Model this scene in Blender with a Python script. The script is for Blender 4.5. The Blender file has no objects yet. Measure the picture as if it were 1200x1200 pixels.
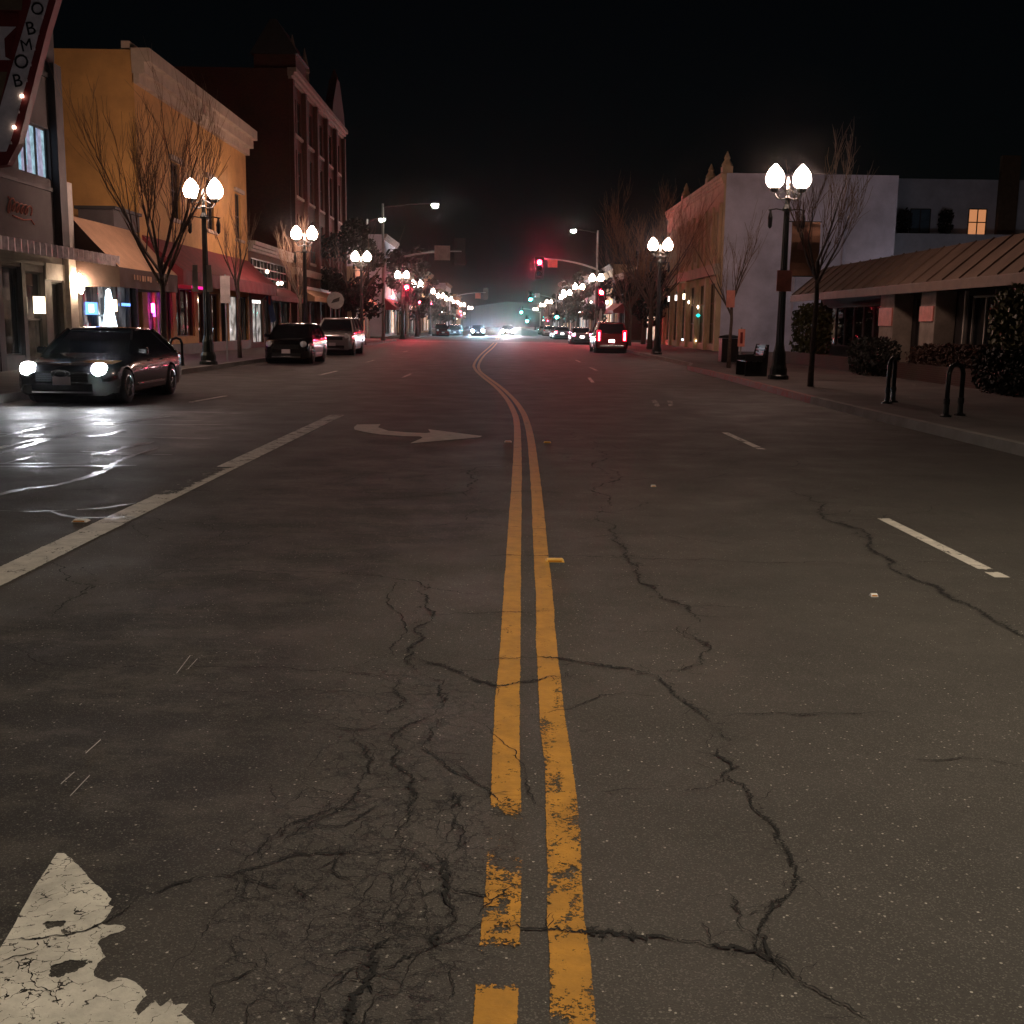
G_GLOBE = 100.; G_NEAR = 1850.; GLOW_HAZE_D = .00018; SKY_S = .0003; EXPO = 0.
import bpy, bmesh, math, random
from mathutils import Vector, Matrix, noise as mnoise
rnd = random.Random(7)
S = bpy.context.scene
COL = S.collection
R = math.radians

# ------------------------------------------------------------------ materials
M = {}
def _new(name):
    m = bpy.data.materials.new(name); m.use_nodes = True
    nt = m.node_tree; nt.nodes.clear()
    o = nt.nodes.new('ShaderNodeOutputMaterial')
    return m, nt, o
def N(nt, t, **kw):
    n = nt.nodes.new(t)
    for k, v in kw.items():
        if k.startswith('i_'): n.inputs[k[2:].replace('_', ' ')].default_value = v
        else: setattr(n, k, v)
    return n
def mat(name, col, rough=.7, metal=0., var=.25, scale=3., bump=.1, bscale=40., spec=.5, col2=None, coat=0.):
    m, nt, o = _new(name)
    p = N(nt, 'ShaderNodeBsdfPrincipled'); p.inputs['Roughness'].default_value = rough
    p.inputs['Metallic'].default_value = metal; p.inputs['Specular IOR Level'].default_value = spec
    p.inputs['Coat Weight'].default_value = coat
    tc = N(nt, 'ShaderNodeTexCoord')
    n1 = N(nt, 'ShaderNodeTexNoise', i_Scale=scale, i_Detail=6., i_Roughness=.65)
    nt.links.new(tc.outputs['Object'], n1.inputs['Vector'])
    cr = N(nt, 'ShaderNodeValToRGB')
    c2 = col2 or tuple(c * (1 - var) for c in col)
    c1 = col if col2 else tuple(min(1, c * (1 + var * .6)) for c in col)
    cr.color_ramp.elements[0].color = (*c2, 1); cr.color_ramp.elements[0].position = .32
    cr.color_ramp.elements[1].color = (*c1, 1); cr.color_ramp.elements[1].position = .68
    nt.links.new(n1.outputs['Fac'], cr.inputs['Fac']); nt.links.new(cr.outputs['Color'], p.inputs['Base Color'])
    if bump:
        n2 = N(nt, 'ShaderNodeTexNoise', i_Scale=bscale, i_Detail=4.)
        nt.links.new(tc.outputs['Object'], n2.inputs['Vector'])
        b = N(nt, 'ShaderNodeBump', i_Strength=bump, i_Distance=.02)
        nt.links.new(n2.outputs['Fac'], b.inputs['Height']); nt.links.new(b.outputs['Normal'], p.inputs['Normal'])
    nt.links.new(p.outputs['BSDF'], o.inputs['Surface'])
    M[name] = m; return m
def emis(name, col, st):
    m, nt, o = _new(name)
    e = N(nt, 'ShaderNodeEmission'); e.inputs['Color'].default_value = (*col, 1); e.inputs['Strength'].default_value = st
    nt.links.new(e.outputs['Emission'], o.inputs['Surface']); M[name] = m; return m
def litglass(name, cols, st, scale=2.5, dark=.15, tall=.35):
    """shop window lit from inside: goods and lamps seen through glossy glass"""
    m, nt, o = _new(name)
    tc = N(nt, 'ShaderNodeTexCoord'); mp = N(nt, 'ShaderNodeMapping'); mp.inputs['Scale'].default_value = (1, 1, tall)
    nt.links.new(tc.outputs['Object'], mp.inputs['Vector'])
    v = N(nt, 'ShaderNodeTexVoronoi', distance='CHEBYCHEV', i_Scale=scale); nt.links.new(mp.outputs['Vector'], v.inputs['Vector'])
    n = N(nt, 'ShaderNodeTexNoise', i_Scale=scale * 1.7, i_Detail=5.); nt.links.new(tc.outputs['Object'], n.inputs['Vector'])
    sep = N(nt, 'ShaderNodeSeparateColor'); nt.links.new(v.outputs['Color'], sep.inputs['Color'])
    cr = N(nt, 'ShaderNodeValToRGB'); cr.color_ramp.interpolation = 'CONSTANT'
    els = cr.color_ramp.elements
    while len(els) < len(cols): els.new(.5)
    for i, c in enumerate(cols):
        els[i].position = i / len(cols); els[i].color = (*c, 1)
    nt.links.new(sep.outputs['Red'], cr.inputs['Fac'])
    mr = N(nt, 'ShaderNodeMapRange'); mr.inputs['From Min'].default_value = .35; mr.inputs['From Max'].default_value = .7
    mr.inputs['To Min'].default_value = dark * st; mr.inputs['To Max'].default_value = st
    nt.links.new(n.outputs['Fac'], mr.inputs['Value'])
    p = N(nt, 'ShaderNodeBsdfPrincipled', i_Roughness=.06); p.inputs['Base Color'].default_value = (.01, .01, .012, 1)
    nt.links.new(cr.outputs['Color'], p.inputs['Emission Color']); nt.links.new(mr.outputs['Result'], p.inputs['Emission Strength'])
    nt.links.new(p.outputs['BSDF'], o.inputs['Surface']); M[name] = m; return m
def brick(name, c1, c2, mortar, sc=1.):
    m, nt, o = _new(name)
    tc = N(nt, 'ShaderNodeTexCoord'); mp = N(nt, 'ShaderNodeMapping'); mp.inputs['Rotation'].default_value = (R(90), 0, R(90))
    sx = N(nt, 'ShaderNodeSeparateXYZ'); nt.links.new(tc.outputs['Object'], sx.inputs['Vector'])
    ad = N(nt, 'ShaderNodeMath', operation='ADD'); nt.links.new(sx.outputs['X'], ad.inputs[0]); nt.links.new(sx.outputs['Y'], ad.inputs[1])
    cx = N(nt, 'ShaderNodeCombineXYZ'); nt.links.new(ad.outputs[0], cx.inputs['X']); nt.links.new(sx.outputs['Z'], cx.inputs['Y'])
    b = N(nt, 'ShaderNodeTexBrick', i_Scale=4.2 * sc); b.inputs['Color1'].default_value = (*c1, 1); b.inputs['Color2'].default_value = (*c2, 1)
    b.inputs['Mortar'].default_value = (*mortar, 1); b.inputs['Mortar Size'].default_value = .02
    nt.links.new(cx.outputs['Vector'], b.inputs['Vector'])
    n = N(nt, 'ShaderNodeTexNoise', i_Scale=.8, i_Detail=5.); nt.links.new(tc.outputs['Object'], n.inputs['Vector'])
    mx = N(nt, 'ShaderNodeMix', data_type='RGBA', blend_type='MULTIPLY'); mx.inputs['Factor'].default_value = .6
    nt.links.new(b.outputs['Color'], mx.inputs['A']); nt.links.new(n.outputs['Color'], mx.inputs['B'])
    p = N(nt, 'ShaderNodeBsdfPrincipled', i_Roughness=.85); nt.links.new(mx.outputs['Result'], p.inputs['Base Color'])
    bp = N(nt, 'ShaderNodeBump', i_Strength=.5, i_Distance=.01); nt.links.new(b.outputs['Fac'], bp.inputs['Height']); bp.invert = True
    nt.links.new(bp.outputs['Normal'], p.inputs['Normal'])
    nt.links.new(p.outputs['BSDF'], o.inputs['Surface']); M[name] = m; return m
def paint(name, col, rough=.6, fine=70., craze=0., edge0=.72):
    """worn road paint: flakes off where noise is below the 'wear' attribute"""
    m, nt, o = _new(name)
    tc = N(nt, 'ShaderNodeTexCoord')
    a = N(nt, 'ShaderNodeAttribute', attribute_name='wear'); e = N(nt, 'ShaderNodeAttribute', attribute_name='edge')
    n1 = N(nt, 'ShaderNodeTexNoise', i_Scale=fine, i_Detail=5., i_Roughness=.7); n2 = N(nt, 'ShaderNodeTexNoise', i_Scale=fine * .16, i_Detail=6., i_Roughness=.7)
    for n in (n1, n2): nt.links.new(tc.outputs['Object'], n.inputs['Vector'])
    av = N(nt, 'ShaderNodeMath', operation='ADD'); nt.links.new(n1.outputs['Fac'], av.inputs[0]); nt.links.new(n2.outputs['Fac'], av.inputs[1])
    hv = N(nt, 'ShaderNodeMath', operation='MULTIPLY'); hv.inputs[1].default_value = .5; nt.links.new(av.outputs[0], hv.inputs[0])
    mr = N(nt, 'ShaderNodeMapRange', interpolation_type='SMOOTHSTEP'); mr.inputs['From Min'].default_value = edge0; mr.inputs['From Max'].default_value = 1.; mr.inputs['To Max'].default_value = .62
    nt.links.new(e.outputs['Fac'], mr.inputs['Value'])
    mxx = N(nt, 'ShaderNodeMath', operation='MAXIMUM'); nt.links.new(mr.outputs['Result'], mxx.inputs[0]); nt.links.new(a.outputs['Fac'], mxx.inputs[1])
    sb = N(nt, 'ShaderNodeMath', operation='SUBTRACT'); nt.links.new(hv.outputs[0], sb.inputs[0]); nt.links.new(mxx.outputs[0], sb.inputs[1])
    st = N(nt, 'ShaderNodeMapRange'); st.inputs['From Min'].default_value = -.012; st.inputs['From Max'].default_value = .012
    nt.links.new(sb.outputs[0], st.inputs['Value'])
    p = N(nt, 'ShaderNodeBsdfPrincipled', i_Roughness=rough)
    n3 = N(nt, 'ShaderNodeTexNoise', i_Scale=6., i_Detail=8., i_Roughness=.75); nt.links.new(tc.outputs['Object'], n3.inputs['Vector'])
    cr = N(nt, 'ShaderNodeValToRGB'); cr.color_ramp.elements[0].position = .3; cr.color_ramp.elements[1].position = .7
    cr.color_ramp.elements[0].color = (*[c * .52 for c in col], 1); cr.color_ramp.elements[1].color = (*col, 1)
    nt.links.new(n3.outputs['Fac'], cr.inputs['Fac']); nt.links.new(cr.outputs['Color'], p.inputs['Base Color'])
    bp = N(nt, 'ShaderNodeBump', i_Strength=.35, i_Distance=.004); nt.links.new(n1.outputs['Fac'], bp.inputs['Height']); nt.links.new(bp.outputs['Normal'], p.inputs['Normal'])
    if craze:      # fine drying cracks through the paint film
        wn = N(nt, 'ShaderNodeTexNoise', i_Scale=14., i_Detail=6.); nt.links.new(tc.outputs['Object'], wn.inputs['Vector'])
        wm = N(nt, 'ShaderNodeMix', data_type='RGBA', blend_type='LINEAR_LIGHT'); wm.inputs['Factor'].default_value = .05
        nt.links.new(tc.outputs['Object'], wm.inputs['A']); nt.links.new(wn.outputs['Color'], wm.inputs['B'])
        ve = N(nt, 'ShaderNodeTexVoronoi', feature='DISTANCE_TO_EDGE', i_Scale=craze); nt.links.new(wm.outputs['Result'], ve.inputs['Vector'])
        th = N(nt, 'ShaderNodeMapRange'); th.inputs['From Min'].default_value = .47; th.inputs['From Max'].default_value = .72; th.inputs['To Min'].default_value = 0.; th.inputs['To Max'].default_value = .05
        nt.links.new(n2.outputs['Fac'], th.inputs['Value']); gt = N(nt, 'ShaderNodeMath', operation='GREATER_THAN'); nt.links.new(ve.outputs['Distance'], gt.inputs[0]); nt.links.new(th.outputs['Result'], gt.inputs[1])
        mm = N(nt, 'ShaderNodeMath', operation='MULTIPLY'); nt.links.new(st.outputs['Result'], mm.inputs[0]); nt.links.new(gt.outputs[0], mm.inputs[1]); fac = mm.outputs[0]
    else: fac = st.outputs['Result']
    tr = N(nt, 'ShaderNodeBsdfTransparent'); ms = N(nt, 'ShaderNodeMixShader')
    nt.links.new(fac, ms.inputs['Fac']); nt.links.new(tr.outputs[0], ms.inputs[1]); nt.links.new(p.outputs[0], ms.inputs[2])
    nt.links.new(ms.outputs[0], o.inputs['Surface']); M[name] = m; return m
def asphalt(name):
    m, nt, o = _new(name)
    L = nt.links.new
    tc = N(nt, 'ShaderNodeTexCoord'); V = tc.outputs['Object']
    def noise(sc, det=5., ro=.6, vec=None):
        n = N(nt, 'ShaderNodeTexNoise', i_Scale=sc, i_Detail=det, i_Roughness=ro); L(vec or V, n.inputs['Vector']); return n.outputs['Fac']
    def ramp(f, a, b, c0=0., c1=1.):
        r = N(nt, 'ShaderNodeMapRange'); r.inputs['From Min'].default_value = a; r.inputs['From Max'].default_value = b
        r.inputs['To Min'].default_value = c0; r.inputs['To Max'].default_value = c1; L(f, r.inputs['Value']); return r.outputs['Result']
    def math2(op, a, b):
        n = N(nt, 'ShaderNodeMath', operation=op)
        for i, x in enumerate((a, b)):
            if isinstance(x, (int, float)): n.inputs[i].default_value = x
            else: L(x, n.inputs[i])
        return n.outputs[0]
    def mixc(f, a, b):
        n = N(nt, 'ShaderNodeMix', data_type='RGBA')
        if isinstance(f, (int, float)): n.inputs['Factor'].default_value = f
        else: L(f, n.inputs['Factor'])
        for k, x in (('A', a), ('B', b)):
            if isinstance(x, tuple): n.inputs[k].default_value = (*x, 1)
            else: L(x, n.inputs[k])
        return n.outputs['Result']
    base = mixc(ramp(noise(.55, 4), .38, .64), (.039, .034, .0295), (.055, .0475, .041))
    fine = ramp(noise(190, 3, .8), .3, .7, .68, 1.22)
    mul = N(nt, 'ShaderNodeMix', data_type='RGBA', blend_type='MULTIPLY'); mul.inputs['Factor'].default_value = 1
    L(base, mul.inputs['A']); L(fine, mul.inputs['B']); base = mul.outputs['Result']
    # dark blotches (oil, patched tar), drawn out along the lane
    mp = N(nt, 'ShaderNodeMapping'); mp.inputs['Scale'].default_value = (.75, 1.25, 1); L(V, mp.inputs['Vector'])
    sx = N(nt, 'ShaderNodeSeparateXYZ'); L(V, sx.inputs['Vector'])
    def blob(cx, cy, rx, ry):
        a = math2('POWER', math2('DIVIDE', math2('SUBTRACT', sx.outputs['X'], cx), rx), 2)
        b = math2('POWER', math2('DIVIDE', math2('SUBTRACT', sx.outputs['Y'], cy), ry), 2)
        return ramp(math2('ADD', a, b), 0., 1., 1., 0.)
    stainmask = math2('MAXIMUM', math2('MAXIMUM', blob(-1.85, 4.1, 1.2, 2.6), blob(-1.55, 10.5, 1.1, 6.5)), blob(-.65, 9.3, .7, 1.6))
    st = math2('MULTIPLY', ramp(noise(2.1, 9, .8, mp.outputs['Vector']), .43, .53), ramp(stainmask, .0, .4, .06, 1.))
    base = mixc(math2('MULTIPLY', st, .92), base, (.0125, .011, .0105))
    mp2 = N(nt, 'ShaderNodeMapping'); mp2.inputs['Scale'].default_value = (3.2, 4.6, 1); mp2.inputs['Location'].default_value = (3.1, 7.7, 0); L(V, mp2.inputs['Vector'])
    bl2 = math2('MULTIPLY', ramp(noise(1., 7, .68, mp2.outputs['Vector']), .55, .62), ramp(stainmask, .05, .5, .10, 1.))
    base = mixc(math2('MULTIPLY', bl2, .75), base, (.011, .0095, .009))
    spots = ramp(noise(7.5, 3, .55), .66, .73)
    base = mixc(math2('MULTIPLY', spots, .75), base, (.018, .016, .014))
    # bright aggregate specks
    vo = N(nt, 'ShaderNodeTexVoronoi', i_Scale=85.); L(V, vo.inputs['Vector'])
    sc = N(nt, 'ShaderNodeSeparateColor'); L(vo.outputs['Color'], sc.inputs['Color'])
    speck = math2('MULTIPLY', math2('GREATER_THAN', sc.outputs['Red'], ramp(noise(1.1, 5, .7), .35, .65, .995, .93)), math2('LESS_THAN', vo.outputs['Distance'], .34))
    base = mixc(math2('MULTIPLY', speck, ramp(sc.outputs['Green'], 0, 1, .15, .9)), base, (.42, .39, .34))
    vo2 = N(nt, 'ShaderNodeTexVoronoi', i_Scale=240.); L(V, vo2.inputs['Vector'])
    sc2 = N(nt, 'ShaderNodeSeparateColor'); L(vo2.outputs['Color'], sc2.inputs['Color'])
    base = mixc(math2('MULTIPLY', math2('GREATER_THAN', sc2.outputs['Red'], .86), .35), base, (.16, .15, .13))
    base = mixc(math2('MULTIPLY', math2('LESS_THAN', sc2.outputs['Red'], .16), .5), base, (.022, .02, .018))
    # crazed (alligator) cracking in the worn patch beside the centre line
    wn = N(nt, 'ShaderNodeTexNoise', i_Scale=9., i_Detail=7., i_Roughness=.75); L(V, wn.inputs['Vector'])
    wm = N(nt, 'ShaderNodeMix', data_type='RGBA', blend_type='LINEAR_LIGHT'); wm.inputs['Factor'].default_value = .12
    L(V, wm.inputs['A']); L(wn.outputs['Color'], wm.inputs['B'])
    ve = N(nt, 'ShaderNodeTexVoronoi', feature='DISTANCE_TO_EDGE', i_Scale=9.5); L(wm.outputs['Result'], ve.inputs['Vector'])
    zone = math2('MAXIMUM', math2('MAXIMUM', blob(-.38, 3.2, .52, 1.1), blob(-.35, 2.6, .4, .6)), math2('MULTIPLY', blob(-.45, 4.3, .5, 1.0), .7))
    zone = ramp(math2('MULTIPLY', zone, ramp(noise(3.5, 4), .3, .62, .3, 1.4)), .15, .45)
    ck = math2('MULTIPLY', ramp(ve.outputs['Distance'], .010, .042, 1., 0.), zone)
    base = mixc(math2('MULTIPLY', ck, .95), base, (.005, .0045, .004))
    p = N(nt, 'ShaderNodeBsdfPrincipled'); L(base, p.inputs['Base Color'])
    wet = ramp(math2('MULTIPLY', blob(-6.4, 14.5, 3.3, 7.), ramp(noise(.9, 6, .65), .3, .6, .5, 1.)), .05, .6)
    L(math2('SUBTRACT', ramp(noise(1.3, 5), .3, .7, .62, .86), math2('MULTIPLY', wet, .15)), p.inputs['Roughness']); L(ramp(wet, 0, 1, .4, .6), p.inputs['Specular IOR Level'])
    h = math2('ADD', math2('MULTIPLY', noise(150, 3, .75), .7), math2('MULTIPLY', ck, -1.2))
    bp = N(nt, 'ShaderNodeBump', i_Strength=.55, i_Distance=.006); L(h, bp.inputs['Height']); L(bp.outputs['Normal'], p.inputs['Normal'])
    L(p.outputs[0], o.inputs['Surface']); M[name] = m; return m

# ------------------------------------------------------------------ mesh builder
class MB:
    def __init__(s): s.v = []; s.f = []; s.mi = []; s.cur = 0
    def add(s, vs, fs):
        b = len(s.v); s.v += [tuple(v) for v in vs]
        for f in fs: s.f.append(tuple(b + i for i in f)); s.mi.append(s.cur)
    def box(s, x0, x1, y0, y1, z0, z1):
        x0, x1 = min(x0, x1), max(x0, x1); y0, y1 = min(y0, y1), max(y0, y1)
        s.add([(x0,y0,z0),(x1,y0,z0),(x1,y1,z0),(x0,y1,z0),(x0,y0,z1),(x1,y0,z1),(x1,y1,z1),(x0,y1,z1)],
              [(0,3,2,1),(4,5,6,7),(0,1,5,4),(1,2,6,5),(2,3,7,6),(3,0,4,7)])
    def quad(s, *p): s.add(p, [tuple(range(len(p)))])
    def prism(s, pts, vec):
        n = len(pts); vec = Vector(vec); a = [Vector(p) for p in pts]
        s.add(a + [p + vec for p in a], [tuple(range(n))[::-1], tuple(range(n, 2*n))] + [(i, (i+1) % n, n + (i+1) % n, n + i) for i in range(n)])
    def tube(s, pts, rad, n=6, cap=True):
        pts = [Vector(p) for p in pts]; k = len(pts)
        if isinstance(rad, (int, float)): rad = [rad] * k
        vs = []; up = None
        for i, p in enumerate(pts):
            t = (pts[min(i+1, k-1)] - pts[max(i-1, 0)])
            if t.length < 1e-9: t = Vector((0, 0, 1))
            t.normalize()
            if up is None or abs(up.dot(t)) > .98: up = Vector((1, 0, 0)) if abs(t.x) < .9 else Vector((0, 1, 0))
            a = (up - t * up.dot(t)).normalized(); b = t.cross(a); up = a
            for j in range(n):
                an = 2 * math.pi * j / n; vs.append(p + (a * math.cos(an) + b * math.sin(an)) * rad[i])
        fs = [(i*n+j, i*n+(j+1) % n, (i+1)*n+(j+1) % n, (i+1)*n+j) for i in range(k-1) for j in range(n)]
        if cap: fs += [tuple(range(n))[::-1], tuple(range((k-1)*n, k*n))]
        s.add(vs, fs)
    def lathe(s, prof, n=14, c=(0,0,0), axis='z'):
        vs = []
        for r, z in prof:
            for j in range(n):
                a = 2 * math.pi * j / n; x, y = r * math.cos(a), r * math.sin(a)
                q = (x, y, z) if axis == 'z' else ((z, x, y) if axis == 'x' else (x, z, y))
                vs.append((c[0]+q[0], c[1]+q[1], c[2]+q[2]))
        k = len(prof)
        fs = [(i*n+j, i*n+(j+1) % n, (i+1)*n+(j+1) % n, (i+1)*n+j) for i in range(k-1) for j in range(n)]
        fs += [tuple(range(n))[::-1], tuple(range((k-1)*n, k*n))]
        s.add(vs, fs)
    def build(s, name, m, parent=None, smooth=False, bevel=0., fix=True, subsurf=0):
        me = bpy.data.meshes.new(name); me.from_pydata(s.v, [], s.f)
        ms = m if isinstance(m, (list, tuple)) else [m]
        for x in ms: me.materials.append(M[x] if isinstance(x, str) else x)
        for p, i in zip(me.polygons, s.mi): p.material_index = i; p.use_smooth = smooth
        if fix:
            bm = bmesh.new(); bm.from_mesh(me); bmesh.ops.recalc_face_normals(bm, faces=bm.faces); bm.to_mesh(me); bm.free()
        me.update()
        o = bpy.data.objects.new(name, me); COL.objects.link(o)
        if parent is not None: attach(o, parent)
        if bevel:
            b = o.modifiers.new('bev', 'BEVEL'); b.width = bevel; b.segments = 2; b.limit_method = 'ANGLE'
        if subsurf:
            b = o.modifiers.new('sub', 'SUBSURF'); b.levels = b.render_levels = subsurf
        return o
def base_of(o):
    v = Vector(o.location); p = o.parent
    while p is not None:
        v = v + Vector(p.location); p = p.parent
    return v
def attach(o, parent):
    """child whose mesh is in world coordinates of an unrotated thing"""
    o.parent = parent
    if not parent.get('local'): o.matrix_parent_inverse = Matrix.Translation(-base_of(parent)) if parent.type == 'EMPTY' else Matrix.Identity(4)
def tag(o, label=None, cat=None, group=None, kind=None):
    if label: o['label'] = label
    if cat: o['category'] = cat
    if group: o['group'] = group
    if kind: o['kind'] = kind
    return o
def thing(name, label, cat, loc=(0,0,0), group=None, local=False):
    o = bpy.data.objects.new(name, None); COL.objects.link(o); o.location = loc; o.empty_display_size = .2
    if local: o['local'] = 1
    return tag(o, label, cat, group)
def copy_tree(o, parent=None):
    c = o.copy(); COL.objects.link(c)
    if parent is not None: c.parent = parent
    for ch in list(o.children): copy_tree(ch, c)
    return c
def text(name, s, size, origin, ux, uz, m, parent=None, ext=.01, align='CENTER'):
    cu = bpy.data.curves.new('lettering', 'FONT'); cu.body = s; cu.size = size; cu.extrude = ext; cu.align_x = align; cu.align_y = 'CENTER'; cu.resolution_u = 3
    t = bpy.data.objects.new('lettering', cu); COL.objects.link(t)
    dg = bpy.context.evaluated_depsgraph_get(); me = bpy.data.meshes.new_from_object(t.evaluated_get(dg))
    bpy.data.objects.remove(t); bpy.data.curves.remove(cu)
    ux = Vector(ux).normalized(); uz = Vector(uz).normalized(); n = ux.cross(uz); o3 = Vector(origin)
    for v in me.vertices: v.co = o3 + ux * v.co.x + uz * v.co.y + n * v.co.z
    me.materials.clear(); me.materials.append(M[m])
    o = bpy.data.objects.new(name, me); COL.objects.link(o)
    if parent is not None: attach(o, parent)
    return o
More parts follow.
